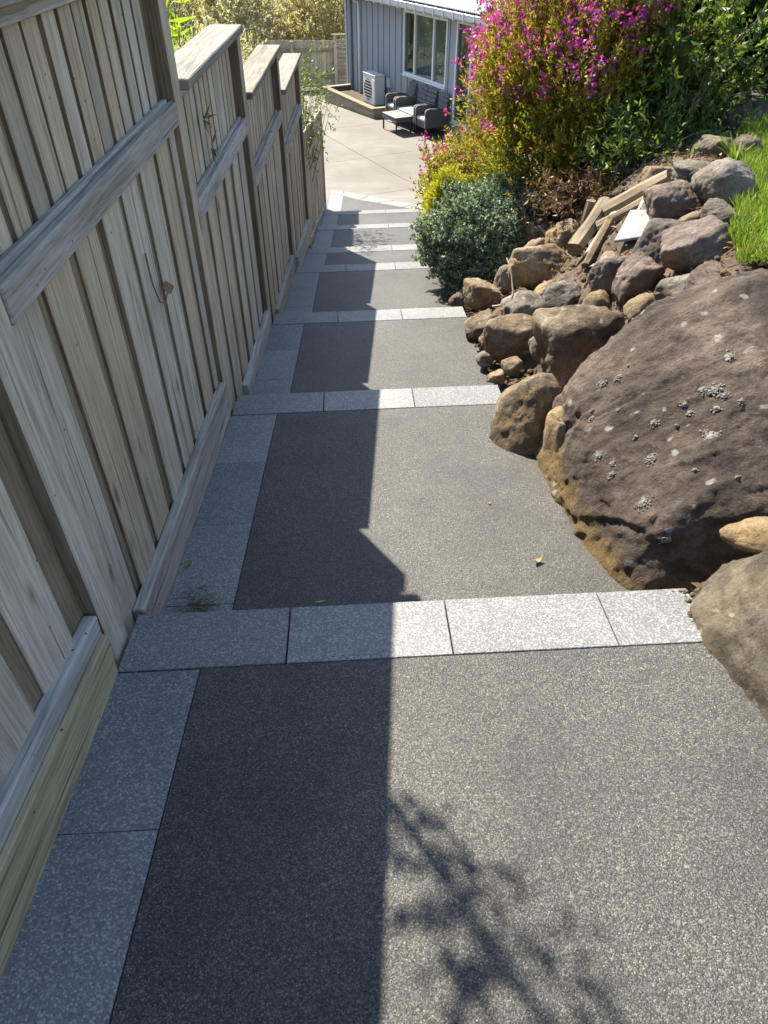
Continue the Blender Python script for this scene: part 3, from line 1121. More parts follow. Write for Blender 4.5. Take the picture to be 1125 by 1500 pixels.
# (contact x, y, z, half width, half height, yaw, material, facets, label)
ROCKS = [
    (1.17, 3.33, -2.03, .275, .27, .3, 'brown', 7, 'large rounded brown boulder tucked behind the left shoulder of the giant boulder'),
    (.91, 4.11, -2.26, .18, .15, .5, 'brown', 5, 'round brown rock above the rubble at the end of the second nosing from camera'),
    (.79, 4.65, -2.41, .15, .11, 1.0, 'brown', 7, 'small dark oval rock sticking out to the path between two nosings'),
    (.90, 5.30, -2.52, .175, .15, .2, 'brown', 9, 'rough brown rock at the right end of the third nosing from camera'),
    (1.08, 4.51, -2.23, .22, .13, .4, 'grey', 8, 'pale flat topped rock with a dry twig lying on its left'),
    (1.24, 4.23, -2.03, .155, .13, .9, 'dark', 9, 'dark angular rock right of the pale flat topped rock'),
    (1.27, 5.03, -2.18, .255, .185, -.25, 'tan', 8, 'big blocky tan sandstone rock below the wood pile'),
    (1.48, 5.39, -2.06, .15, .12, .3, 'tan', 7, 'yellowish rock left of the leaning logs'),
    (1.45, 5.92, -2.25, .22, .12, .2, 'brown', 8, 'long brown rock at the foot of the flowering shrub'),
    (1.10, 5.50, -2.45, .13, .15, .8, 'grey', 9, 'grey upright rock left of the blocky sandstone rock'),
    (1.34, 4.52, -1.97, .09, .06, .6, 'brown', 7, 'small brown stone wedged under the sandstone rock'),
    (1.42, 3.99, -1.79, .135, .13, .5, 'dark', 8, 'dark grey wedge rock below the white board'),
    (1.47, 3.68, -1.68, .155, .145, .2, 'purple', 6, 'speckled purple brown rock above the rounded brown boulder'),
    (1.61, 3.82, -1.56, .185, .15, .7, 'dark', 8, 'blackish lichen spotted rock right of the wood pile'),
    (1.67, 3.50, -1.45, .19, .135, -.3, 'purple', 8, 'triangular purple grey rock against the lawn edge'),
    (1.77, 4.20, -1.45, .17, .14, .4, 'purple', 5, 'smooth rounded rock at the upper end of the wood pile'),
    (2.01, 4.12, -1.35, .175, .165, -.4, 'grey', 7, 'tall grey rock standing at the top of the lawn edge'),
    (1.85, 3.72, -1.36, .135, .105, .2, 'grey', 6, 'low grey rock touching the grass below the tall grey rock'),
    (1.81, 4.00, -1.41, .08, .06, .9, 'brown', 7, 'small stone wedged between the rounded rock and low grey rock'),
    (2.06, 4.61, -1.38, .155, .085, .1, 'grey', 7, 'flat brown grey rock behind the tall grey rock'),
    (1.54, 3.27, -1.56, .155, .115, .5, 'grey', 8, 'flat grey rock behind the crest of the giant boulder'),
    (1.66, 3.16, -1.46, .17, .08, .1, 'purple', 7, 'low purple brown rock between giant boulder and grass'),
    (1.43, 3.43, -1.70, .095, .095, .3, 'tan', 8, 'small tan brown rock right of the large rounded boulder'),
    (2.50, 5.01, -1.36, .11, .12, .3, 'grey', 7, 'lichen grey rock beside the tuft of strappy leaves'),
    (2.38, 5.32, -1.40, .15, .10, .6, 'grey', 6, 'rounded grey rock left of the strappy tuft under the dark tree'),
    (2.89, 6.02, -1.38, .24, .15, .3, 'dark', 6, 'dark boulder in the shade of the tree at the right edge'),
    (.85, 4.40, -2.36, .12, .085, .2, 'brown', 7, 'brown stone half hidden under the round brown rock'),
    (.74, 4.10, -2.31, .075, .05, .5, 'grey', 7, 'flat mossy grey stone lying on the path edge'),
    (.76, 3.80, -2.26, .075, .035, 1.2, 'tan', 6, 'flat tan stone at the end of the second nosing from camera'),
    (.86, 3.84, -2.22, .065, .05, .4, 'brown', 8, 'brown clod among the rubble behind the cone shaped boulder'),
    (1.245, 1.60, -1.60, .10, .06, .4, 'tan', 7, 'small pale tan stone between the giant boulder and the foreground boulder'),
    (1.36, 4.14, -1.88, .045, .05, .4, 'tan', 7, 'tiny ochre stone beside the dark grey wedge rock'),
    (.80, 5.72, -2.66, .12, .085, .4, 'dark', 8, 'dark rock in the shade under the left side of the blue green shrub'),
    (1.10, 4.07, -2.15, .055, .055, .4, 'tan', 7, 'little tan stone right of the round brown rock'),
    (1.22, 4.66, -2.13, .10, .085, .6, 'tan', 8, 'fist sized tan stone below the middle of the blocky sandstone rock'),
    (1.50, 4.22, -1.76, .10, .09, .3, 'brown', 8, 'brown stone under the lower corner of the white board'),
    (1.30, 3.78, -1.86, .12, .10, .9, 'tan', 8, 'tan stone between the dark grey wedge rock and the large rounded boulder'),
    (1.05, 3.80, -2.10, .11, .10, .2, 'grey', 8, 'grey stone in the gap left of the large rounded boulder'),
    (1.34, 5.50, -2.17, .12, .10, .5, 'brown', 8, 'brown stone between the sandstone rock and the dry undergrowth'),
    (1.97, 4.98, -1.50, .14, .10, .2, 'brown', 8, 'brown rock behind the smooth rounded rock at the top of the bank'),
    (2.20, 4.72, -1.42, .12, .09, .7, 'purple', 8, 'purple brown stone right of the flat brown grey rock'),
    (.93, 5.75, -2.62, .13, .08, .1, 'dark', 8, 'shaded dark rock under the middle of the blue green shrub'),
]
for k, (x, y, z, rx, rzz, yaw, m_, fc, lab) in enumerate(ROCKS):
    ry = rx * random.uniform(.8, 1.0)
    rock('rock', (x, y + ry * .55, z + rzz * .55), (rx, ry, rzz * 1.06), yaw, m_, lab, 100 + k, 5 if rx > .12 else 4, fc + 6, 10 + (k * 7) % 9, (random.uniform(-.2, .2), random.uniform(-.2, .2)), .045)
# thin ochre slab wedged between cone rock and giant boulder
rock('rock', (.845, 2.66, -1.93), (.055, .10, .21), .3, 'tan', 'thin ochre slab standing against the left side of the giant boulder', 301, 4, 6, 14, (.15, -.1), .04)
rock('rock', (.80, 2.94, -1.95), (.205, .21, .25), .1, 'brown', 'cone shaped brown boulder on the path edge left of the giant boulder', 303, 5, 0, 9, (0, 0), .04,
     [(0, 0, -1, .8), (-.8, -.45, .42, .78), (.15, -.8, .5, .80), (.8, -.1, .55, .8), (-.3, .6, .7, .82), (.5, .8, .4, .85), (-1, .3, .15, .92), (0, -1, -.1, .95), (1, 0, -.1, .95), (0, 1, 0, .95), (.1, 0, 1, .95)])
# foreground boulder
rock('boulder', (1.45, 1.17, -1.70), (.46, .55, .44), .15, 'giant2', 'large dark brown boulder cut off by the right edge in the foreground', 311, 6, 0, 7, (0, 0), .035,
     [(-1, -.1, .25, .96), (-.8, -.6, .3, .97), (-.1, -1, .3, .97), (-.5, -.2, .85, .95), (.1, -.4, 1, .93), (-.7, .5, .5, .95), (0, .9, .5, .92), (.9, 0, .4, .95), (.3, .2, 1, .95), (0, 0, -1, .9), (0, 1, -.2, .95), (.8, -.7, .2, .95), (-.5, -.6, -.6, .98)], 1.2, .010)

# the giant boulder: support planes (normal, distance from its centre)
GC = np.array([1.42, 2.42, -1.72])


def plane3(p, q, r):
    p, q, r = (np.array(a, float) - GC for a in (p, q, r))
    n = np.cross(q - p, r - p)
    n /= np.linalg.norm(n)
    d = n @ p
    if d < 0: n, d = -n, -d
    return (*n, d)


GP = [
    plane3((.93, 1.74, -1.95), (.82, 2.10, -1.95), (.92, 2.12, -1.62)),
    plane3((.80, 2.15, -1.98), (.79, 2.65, -2.0), (.90, 2.75, -1.58)),
    plane3((.90, 2.75, -1.60), (1.10, 2.80, -1.39), (.98, 2.2, -1.60)),
    plane3((1.10, 2.80, -1.39), (1.30, 2.76, -1.235), (1.15, 2.1, -1.49)),
    plane3((1.30, 2.76, -1.235), (1.60, 2.70, -1.13), (1.45, 2.1, -1.36)),
    plane3((1.05, 1.68, -1.90), (1.7, 1.60, -1.85), (1.3, 1.80, -1.55)),
    plane3((1.1, 1.86, -1.58), (1.75, 1.78, -1.45), (1.4, 2.2, -1.33)),
    plane3((.93, 1.74, -1.95), (1.15, 1.64, -1.92), (1.08, 1.86, -1.58)),
    plane3((1.10, 2.82, -1.38), (1.62, 2.74, -1.12), (1.4, 3.2, -1.42)), plane3((.90, 2.77, -1.59), (1.12, 2.84, -1.37), (1.1, 3.2, -1.72)), plane3((1.60, 2.74, -1.12), (2.1, 2.66, -1.06), (1.9, 3.2, -1.3)),
    (0, 1, .25, .72), (1, 0, .1, .72), (-.6, .8, .1, .66), (0, 0, -1, .5), (.3, .2, 1, .66), (.8, -.6, .2, .74),
]
gb = rock('giant_boulder', tuple(GC), (1, 1, 1), 0, 'giant', 'giant purple brown boulder with pale lichen rosettes beside the path', 77, 7, 0, 40, (0, 0), .040, GP, .35, .013)
gb['category'] = 'rock'

# lichen rosettes sitting on the giant boulder
LICH = plain('pale_lichen', (.21, .20, .17), .95, .1, var=.3, vs=30, bmp=.8, bs=90)
bpy.context.view_layer.update()
LP = [(0.896, 2.253, -1.678, 0.030), (0.926, 2.188, -1.656, 0.020), (0.915, 2.142, -1.674, 0.022), (0.977, 1.95, -1.661, 0.036), (1.034, 2.12, -1.581, 0.036), (1.271, 2.259, -1.388, 0.045), (1.296, 2.218, -1.389, 0.028), (1.24, 2.284, -1.393, 0.026), (1.213, 2.083, -1.461, 0.050), (1.353, 2.4, -1.315, 0.034), (1.42, 2.401, -1.287, 0.04), (1.174, 2.254, -1.44, 0.024), (1.076, 2.248, -1.521, 0.022), (0.908, 2.462, -1.635, 0.022), (0.918, 2.491, -1.62, 0.018), (1.019, 2.567, -1.506, 0.024), (0.973, 2.586, -1.55, 0.024), (1.032, 1.81, -1.719, 0.029), (0.988, 2.408, -1.561, 0.014), (1.06, 2.593, -1.464, 0.014), (1.178, 2.21, -1.445, 0.023), (1.259, 2.178, -1.416, 0.021), (1.131, 2.188, -1.487, 0.012), (1.336, 2.174, -1.385, 0.014), (1.012, 2.237, -1.575, 0.013), (1.138, 1.973, -1.525, 0.012), (1.259, 1.902, -1.517, 0.012)]


def lichen(p, r, flat):
    ok, hit, nor, _ = gb.closest_point_on_mesh(Vector(p) - gb.location)
    nor = nor.normalized()
    a = nor.orthogonal().normalized()
    b = nor.cross(a)
    u, f = ico(2)
    VV, FF = [], []
    nb = max(22, int(r * 4200))
    for k in range(nb):
        rad = r * abs(random.gauss(0, .42))
        an = random.uniform(0, 6.283)
        s = random.uniform(.0014, .0040) * (1 if r > .02 else .8)
        c = hit + a * rad * math.cos(an) + b * rad * math.sin(an) * .8 + nor * (.0005 if flat else .001 + random.random() * .009 * max(0, 1 - rad / r))
        q = u * s * (1 + .35 * fbm(u * 2.2 + k * 3.1, 2, 4)[:, None])
        q = q @ np.array([a[:], b[:], (nor * (.3 if flat else .6))[:]]) + np.array(c[:])
        FF.append(f + len(VV) * len(u))
        VV.append(q)
    link('lichen', mesh(np.concatenate(VV), np.concatenate(FF), True), LICH, gb, kind='stuff')


for k, (x, y, z, r) in enumerate(LP): lichen((x, y, z), r * 1.05, k in (8, 10, 9))

# ------------------------------------------------------------------ wood pile on the rocks
BARK = rockmat('bark', (.30, .235, .155), (.20, .15, .095), (.09, .066, .042), (.34, .24, .12), lich=.2)
WHITE = plain('white_board', (.24, .24, .235), .7, .3, var=.25)


def log(p, q, r, label, mat, flat=1.0, sub=8):
    p, q = Vector(p), Vector(q)
    d = q - p
    n = 8
    seg = 9
    v, f = [], []
    sd = random.uniform(0, 99)
    for i in range(n + 1):
        t = i / n
        for k in range(seg):
            an = 2 * math.pi * k / seg
            rr = r * (1 + .16 * math.sin(an * 2 + sd + t) + .10 * math.sin(an * 3 + sd * 2) + .06 * math.sin(an * 5 + t * 7 + sd) + .02 * math.sin(9 * t + an)) * (1 - .06 * t)
            x = d.length * t + (random.uniform(-.008, .008) if i in (0, n) else 0)
            v.append((x, rr * math.cos(an) + r * .05 * math.sin(t * 3 + sd), flat * rr * math.sin(an)))
    for i in range(n):
        for k in range(seg):
            f.append((i * seg + k, i * seg + (k + 1) % seg, (i + 1) * seg + (k + 1) % seg, (i + 1) * seg + k))
    f.append(tuple(range(seg - 1, -1, -1)))
    f.append(tuple(range(n * seg, (n + 1) * seg)))
    o = link('log', mesh(v, f, False), mat, label=label, cat='log', group='cut wood dumped on the rocks')
    o.location = p
    o.rotation_euler = d.to_track_quat('X', 'Z').to_euler()
    return o


log((1.58, 4.88, -1.60), (1.90, 4.74, -1.34), .068, 'longest pale stripped log lying across the top of the wood pile', wood_log)
log((1.52, 4.78, -1.66), (1.84, 4.62, -1.39), .042, 'thinner straight post lying in front of the longest stripped log', wood_log)
log((1.44, 4.55, -1.76), (1.63, 4.80, -1.58), .040, 'short split rail leaning beside the thick split log', wood_post)
log((1.36, 4.70, -1.78), (1.60, 4.98, -1.57), .062, 'thick split log leaning down left of the pile', wood_log)
log((1.37, 4.42, -1.78), (1.55, 4.66, -1.58), .036, 'ochre bark covered branch below the thick split log', BARK)
log((1.50, 5.06, -1.82), (1.52, 5.05, -1.57), .035, 'short weathered stub behind the thick split log', wood_log)
log((1.62, 4.46, -1.60), (1.76, 4.62, -1.42), .038, 'grey driftwood piece right of the white board', wood_post)
log((1.64, 5.02, -1.66), (1.90, 4.90, -1.42), .035, 'dark branch behind the longest stripped log', BARK)


def board(pts, th, mat, label, cat='board'):
    v, f = prism(pts, th)
    o = link('board', bevmesh(v, f, .003), mat, label=label, cat=cat)
    recenter(o)
    return o


board([(1.47, 4.28, -1.565), (1.60, 4.12, -1.48), (1.71, 4.28, -1.385), (1.60, 4.48, -1.45)], .018, WHITE, 'white painted board lying among the logs')
board([(1.68, 4.30, -1.47), (1.75, 4.27, -1.44), (1.80, 4.42, -1.40), (1.73, 4.45, -1.42)], .014, WHITE, 'small white scrap beside the grey driftwood')
# dry twigs over the pale rock
TW = plain('dry_twig', (.38, .33, .26), .9, .1)
for lab, pts in (('dry pale twig standing against the pale flat topped rock', [(.93, 4.55, -2.15), (.97, 4.62, -2.05), (.96, 4.75, -1.93), (.93, 4.8, -1.87)]), ('thin dry twig lying between the path edge rocks', [(.86, 4.75, -2.2), (.98, 4.66, -2.14), (1.08, 4.55, -2.1)])):
    v, f = tube(pts, [.008, .007, .005, .003][:len(pts)], 5)
    link('twig', mesh(v, f, True), TW, label=lab, cat='twig')


# ------------------------------------------------------------------ foliage helpers
def leaves(base, dirs, length, width, fold=.15, roll=None):
    """diamond leaves; base (n,3), dirs (n,3) unit, length/width (n,)"""
    n = len(base)
    r = rng.normal(size=(n, 3))
    side = np.cross(dirs, r)
    side /= np.linalg.norm(side, axis=1)[:, None] + 1e-9
    nor = np.cross(side, dirs)
    mid = base + dirs * (length * .45)[:, None] + nor * (length * fold)[:, None]
    tip = base + dirs * length[:, None]
    V = np.stack([base, mid + side * (width / 2)[:, None], tip, mid - side * (width / 2)[:, None]], 1).reshape(-1, 3)
    F_ = np.arange(4 * n).reshape(n, 4)
    return V, F_


def unit(v): return v / (np.linalg.norm(v, axis=1)[:, None] + 1e-9)


def crown_points(n, c, r, inner=.55, lump=.22, seed=0, zmin=-1.0, freq=2.2):
    d = unit(rng.normal(size=(int(n * 1.6), 3)))
    d = d[d[:, 2] > zmin][:n]
    k = 1 + lump * fbm(d * freq + seed * 7.7, 3, seed)
    q = rng.uniform(inner ** 2, 1, len(d)) ** .5
    return np.array(c) + d * np.array(r) * (k * q)[:, None], d


def twig_foliage(n_tw, per, c, r, lf, wd, tl=.18, up=.7, seed=0, inner=.5, lump=.25, zmin=-.75, spread=.9, freq=2.2):
    P, d = crown_points(n_tw, c, r, inner, lump, seed, zmin, freq)
    td = unit(d * .8 + np.array([0, 0, up]) + rng.normal(size=d.shape) * .35)
    n = len(P)
    ln = tl * rng.uniform(.6, 1.3, n)
    t = rng.uniform(0, 1, (n, per))
    B = P[:, None] + td[:, None] * (ln[:, None] * t)[:, :, None]
    ld = td[:, None] * .7 + rng.normal(size=(n, per, 3)) * spread * .7
    B, ld = B.reshape(-1, 3), unit(ld.reshape(-1, 3))
    s = rng.uniform(.7, 1.25, len(B))
    V, F_ = leaves(B, ld, lf * s, wd * s)
    return V, F_, P + td * ln[:, None], td


def branches(base, ends, r0, nseg=4, sag=.06):
    parts = []
    for e in ends:
        b, e = Vector(base) + Vector((random.uniform(-.06, .06), random.uniform(-.06, .06), 0)), Vector(e)
        pts = []
        for i in range(nseg + 1):
            t = i / nseg
            p = b.lerp(e, t)
            p.z += sag * math.sin(t * math.pi) * 2
            if 0 < i < nseg: p += Vector((random.uniform(-.05, .05), random.uniform(-.05, .05), 0))
            pts.append(p)
        parts.append(tube(pts, [r0 * (1 - .75 * i / nseg) for i in range(nseg + 1)], 6, .2))
    return join(parts)


STEM = plain('shrub_stem', (.20, .155, .11), .9, .2, var=.3)


def shrub(name, base, c, r, mat, label, cat, n_tw, per, lf, wd, tl=.18, up=.7, seed=0, inner=.5, lump=.25, zmin=-.75, nst=7, r0=.02, spread=.9, freq=2.2, extra=None):
    t = empty(name, base, label=label, cat=cat)
    V, F_, tips, td = twig_foliage(n_tw, per, c, r, lf, wd, tl, up, seed, inner, lump, zmin, spread, freq)
    link('crown', mesh(V - np.array(base), F_), mat, t)
    ids = rng.choice(len(tips), min(nst, len(tips)), replace=False)
    e = [np.array(c) + (tips[i] - np.array(c)) * .8 - np.array(base) for i in ids]
    v, f = branches((0, 0, 0), e, r0)
    link('trunk' if cat == 'tree' else 'stem', mesh(v, f, True), STEM, t)
    return t, tips, td


POLY = leafmat('polygala_leaf', [(0, (.12, .16, .025)), (.35, (.28, .29, .035)), (.7, (.48, .43, .05)), (.88, (.46, .28, .06)), (1, (.32, .11, .06))], .4)
PINK = leafmat('magenta_petal', [(0, (.40, .03, .38)), (.5, (.55, .06, .52)), (1, (.48, .06, .30))], .35)
JUN = leafmat('blue_juniper', [(0, (.07, .125, .07)), (.45, (.19, .27, .19)), (.8, (.38, .47, .36)), (1, (.54, .61, .48))], .25, .6)
BROWNL = leafmat('dry_foliage', [(0, (.13, .085, .05)), (.6, (.24, .15, .085)), (1, (.33, .21, .12))], .2)
LIME = leafmat('golden_conifer', [(0, (.30, .33, .02)), (.6, (.52, .52, .04)), (1, (.62, .60, .09))], .3)
DARK = leafmat('dark_green_leaf', [(0, (.022, .045, .012)), (.5, (.05, .09, .02)), (.85, (.10, .17, .03)), (1, (.17, .25, .04))], .35, .35, .5)
MIDG = leafmat('mid_green_leaf', [(0, (.05, .09, .02)), (.5, (.11, .17, .035)), (1, (.22, .30, .06))], .4)
BRIGHT = leafmat('bright_green_leaf', [(0, (.16, .28, .03)), (.6, (.30, .45, .05)), (1, (.42, .55, .10))], .45)
TANL = leafmat('pale_scrub_leaf', [(0, (.32, .29, .18)), (.5, (.54, .49, .33)), (1, (.70, .63, .47))], .5)
OLIVE = leafmat('olive_scrub_leaf', [(0, (.16, .19, .08)), (.5, (.34, .36, .16)), (1, (.52, .52, .27))], .5)
GREYL = leafmat('grey_scrub_leaf', [(0, (.28, .28, .20)), (.5, (.48, .47, .37)), (1, (.65, .62, .52))], .5)
GRASSM = leafmat('grass_blade', [(0, (.09, .17, .02)), (.5, (.18, .29, .035)), (.85, (.30, .40, .07)), (.93, (.42, .38, .16)), (1, (.45, .38, .20))], .4)


def flowers(parent, base, tips, td, n, zmin, seed, xbias=0.0):
    z = tips[:, 2] + rng.normal(size=len(tips)) * .15 - xbias * (tips[:, 0] - np.mean(tips[:, 0]))
    ids = np.where(z > zmin)[0]
    ids = rng.choice(ids, min(n, len(ids)), replace=False)
    cl = tips[ids][:, None] + td[ids][:, None] * .03 + rng.normal(size=(len(ids), 12, 3)) * .024
    B = cl.reshape(-1, 3)
    dr = unit(np.repeat(td[ids], 12, 0) * .3 + rng.normal(size=B.shape))
    V, F_ = leaves(B, dr, rng.uniform(.021, .039, len(B)), rng.uniform(.017, .030, len(B)), .25)
    link('flowers', mesh(V - np.array(base), F_), PINK, parent, kind='stuff')


# big flowering shrub, the lower growth at its left, the blue and lime conifers
pb = (1.72, 6.55, -2.25)
t, tips, td = shrub('flowering_shrub', pb, (1.86, 7.1, -1.38), (.86, .95, 1.12), POLY, 'tall shrub with magenta flowers and yellow green leaves beside the path', 'shrub', 6200, 26, .042, .012, .28, 1.2, 3, .5, .24, -.62, 30, .02, .6, 3.0)
flowers(t, pb, tips, td, 900, -.95, 1, .45)
V, F_, _, _ = twig_foliage(700, 16, (1.95, 6.65, -1.85), (.85, .6, .42), .05, .012, .25, .8, 31, .1, .25, -.9)
link('inner_growth', mesh(V - np.array(pb), F_), MIDG, t)
pb = (1.05, 8.25, -3.05)
t, tips, td = shrub('flowering_shrub', pb, (1.12, 8.2, -2.42), (.52, .5, .45), POLY, 'low reddish flowering shrub left of the tall flowering shrub', 'shrub', 900, 18, .045, .014, .2, .8, 4, .4, .25, -.6, 10, .012)
flowers(t, pb, tips, td, 50, -2.35, 2)
pb = (1.10, 6.45, -2.75)
t, tips, td = shrub('juniper_shrub', pb, (1.10, 6.42, -2.34), (.62, .58, .47), JUN, 'round blue green juniper shrub overhanging the steps', 'shrub', 6200, 16, .025, .014, .06, .7, 5, .75, .15, -.85, 9, .016, 1.3, 4.5)
V, F_, _, _ = twig_foliage(900, 9, (1.42, 6.28, -2.2), (.32, .3, .40), .04, .006, .12, .5, 6, .3, .2, -.9)
link('dry_patch', mesh(V - np.array(pb), F_), BROWNL, t, label='brown dead side of the juniper')
pb = (.76, 7.5, -2.95)
shrub('golden_conifer', pb, (.76, 7.4, -2.42), (.17, .18, .33), LIME, 'bright yellow golden conifer behind the juniper shrub', 'shrub', 1500, 12, .04, .011, .12, 1.3, 7, .6, .2, -.85, 5, .012)
# plants on the right bank
shrub('evergreen_tree', (3.05, 7.6, -1.4), (3.05, 7.7, -.35), (.75, .8, 1.05), DARK, 'dark glossy evergreen tree right of the flowering shrub', 'tree', 1500, 14, .085, .036, .25, .3, 8, .3, .3, -.95, 14, .03)
shrub('evergreen_tree', (4.1, 7.4, -1.2), (4.1, 7.4, .1), (.9, 1.0, 1.35), DARK, 'dark evergreen tree at the upper right edge', 'tree', 1500, 14, .09, .04, .25, .3, 9, .3, .3, -.95, 14, .04)
shrub('evergreen_tree', (3.0, 9.4, -1.7), (3.0, 9.4, -.2), (1.1, 1.0, 1.5), MIDG, 'mid green tree behind the flowering shrub and the dark tree', 'tree', 1700, 14, .075, .032, .25, .3, 10, .35, .3, -.95, 12, .04)
shrub('evergreen_tree', (5.6, 9.5, -1.4), (5.6, 9.5, .3), (1.6, 1.5, 1.9), DARK, 'broad dark tree beyond the lawn out to the right', 'tree', 1300, 14, .11, .05, .3, .3, 12, .4, .3, -.95, 12, .05)
shrub('understorey_shrub', (2.35, 6.3, -1.75), (2.4, 6.4, -1.45), (.45, .35, .35), DARK, 'dark low shrub filling the shade between flowering shrub and evergreen tree', 'shrub', 500, 10, .06, .02, .2, .4, 14, .1, .3, -.95, 14, .01)
shrub('dry_undergrowth', (1.85, 5.75, -1.9), (1.9, 5.75, -1.80), (.55, .35, .20), BROWNL, 'dry brown undergrowth between the wood pile and the flowering shrub', 'shrub', 420, 9, .05, .012, .18, .3, 15, .1, .3, -.5, 20, .006)
shrub('understorey_shrub', (2.1, 5.75, -1.75), (2.15, 5.8, -1.5), (.45, .32, .26), MIDG, 'low green undergrowth behind the upper end of the wood pile', 'shrub', 420, 10, .055, .016, .2, .6, 16, .1, .3, -.8, 16, .008)
shrub('leafy_sapling', (2.35, 6.0, -1.6), (2.45, 6.15, -.95), (.38, .35, .55), MIDG, 'thin leafy sapling standing before the dark tree', 'shrub', 260, 9, .07, .026, .2, .5, 13, .2, .3, -.95, 12, .012)


def strap(name, base, n, ln, wd, mat, label, lean=.7):
    t = empty(name, base, label=label, cat='plant')
    Vs, Fs = [], []
    for k in range(n):
        an = random.uniform(0, 6.283)
        l = ln * random.uniform(.6, 1.15)
        ou = Vector((math.cos(an), math.sin(an), 0))
        sd = Vector((-math.sin(an), math.cos(an), 0))
        b0 = len(Vs)
        m_ = 6
        le = lean * random.uniform(.4, 1.2)
        for i in range(m_ + 1):
            s_ = i / m_
            p = ou * (.03 + l * s_ * le * (.4 + .6 * s_)) + Vector((0, 0, l * (s_ - .55 * le * s_ * s_)))
            wv = wd * (1 - s_ ** 2) * .5 + .001
            Vs += [p - sd * wv, p + sd * wv]
        for i in range(m_): Fs.append((b0 + 2 * i, b0 + 2 * i + 1, b0 + 2 * i + 3, b0 + 2 * i + 2))
    link('leaves', mesh(Vs, Fs, True), mat, t)


strap('strap_plant', (2.44, 5.05, -1.36), 60, .22, .016, BRIGHT, 'bright green strappy tuft at the top corner of the lawn', .7)
strap('strap_plant', (2.55, 6.55, -1.45), 46, .55, .022, DARK, 'dark strap leaved plant under the evergreen tree', .9)
strap('strap_plant', (2.05, 6.25, -1.65), 24, .5, .03, MIDG, 'long leaved plant leaning out beside the flowering shrub', 1.0)

# plants beyond the fence and the far scrub
SCR = [
    ((-1.5, 30.0), (1.7, 1.5, 2.0), -3.5, TANL, 'pale feathery scrub bush beyond the far paling fence', 1),
    ((-4.6, 28.5), (1.9, 1.6, 1.9), -3.6, GREYL, 'grey twiggy scrub bush behind the end of the stepped fence', 1),
    ((-7.6, 27.5), (2.0, 1.8, 2.3), -3.5, TANL, 'straw coloured scrub bush above the fence caps', 1),
    ((-.2, 33.5), (2.4, 1.8, 2.6), -3.4, OLIVE, 'olive green bush beside the house corner', 1),
    ((-4.2, 34.0), (2.6, 2.0, 2.6), -3.4, OLIVE, 'broad olive bush behind the grey scrub', 1),
    ((-9.0, 33.5), (2.8, 2.2, 2.9), -3.4, OLIVE, 'olive bush at the back left of the scrub', 1),
    ((2.4, 38.5), (4.0, 2.4, 4.0), -2.8, MIDG, 'dark tall bush far behind the house corner', 1.3),
    ((-3.6, 40.0), (4.2, 2.6, 3.9), -2.8, MIDG, 'tall green bush farthest back in the middle', 1.3),
    ((-11.5, 39.0), (4.6, 2.6, 4.4), -2.8, OLIVE, 'tall olive bush farthest back at the left', 1.3),
    ((-11.5, 28.0), (2.4, 2.0, 2.4), -3.5, GREYL, 'grey scrub bush far out to the left', 1),
    ((-4.0, 21.5), (1.2, 1.3, 1.25), -4.0, GREYL, 'grey dry scrub bush near the fence end', .8),
    ((-5.6, 17.5), (1.6, 1.8, 1.6), -4.0, TANL, 'straw scrub bush left of the stepped fence', .8),
]
for k, ((x, y), r, zc, m_, lab, ls) in enumerate(SCR):
    shrub('scrub_bush', (x, y, zc - r[2] * .75), (x, y, zc), r, m_, lab, 'bush', 1900, 9, .13 * ls, .045 * ls, .35, .7, 40 + k, .6, .35, -.5, 8, .03, 1.0, 2.6)
for (x, y, z, n, l, lab) in ((-1.22, 4.95, -1.35, 34, .80, 'bright green lance leaved plant rising behind the second fence cap'), (-1.45, 6.2, -1.6, 26, .75, 'bright green leafy plant farther along behind the fence')):
    t = empty('lance_plant', (x, y, -2.6), label=lab, cat='plant')
    B, Dv = [], []
    parts = []
    for k in range(7):
        e = Vector((random.uniform(-.16, .16), random.uniform(-.25, .25), 1.62 + random.uniform(.2, .72)))
        parts.append(tube([(0, 0, 0), e * .5 + Vector((.03, 0, 0)), e], [.012, .009, .005], 5))
        for j in range(n):
            q = random.uniform(.45, 1.0)
            B.append(e * q)
            Dv.append((random.gauss(0, .6), random.gauss(0, .6), random.uniform(.1, .9)))
    V, F_ = leaves(np.array(B), unit(np.array(Dv)), rng.uniform(.10, .19, len(B)), rng.uniform(.018, .03, len(B)), .08)
    link('leaves', mesh(V, F_), BRIGHT, t)
    v, f = join(parts)
    link('stem', mesh(v, f, True), STEM, t)
for (x, y, z, lab) in ((-.815, 3.80, -.80, 'upper green leaf sprig poking through the second fence panel'), (-.815, 3.86, -.94, 'lower green leaf sprig poking through the second fence panel')):
    B = np.zeros((8, 3))
    Dv = unit(np.stack([np.full(8, .35), rng.normal(size=8), rng.normal(size=8) * .8 - .1], 1))
    V, F_ = leaves(B, Dv, rng.uniform(.06, .11, 8), rng.uniform(.009, .013, 8), .05)
    o = link('leaf_sprig', mesh(V, F_), DARK, label=lab, cat='leaf')
    o.location = (x + .02, y, z)

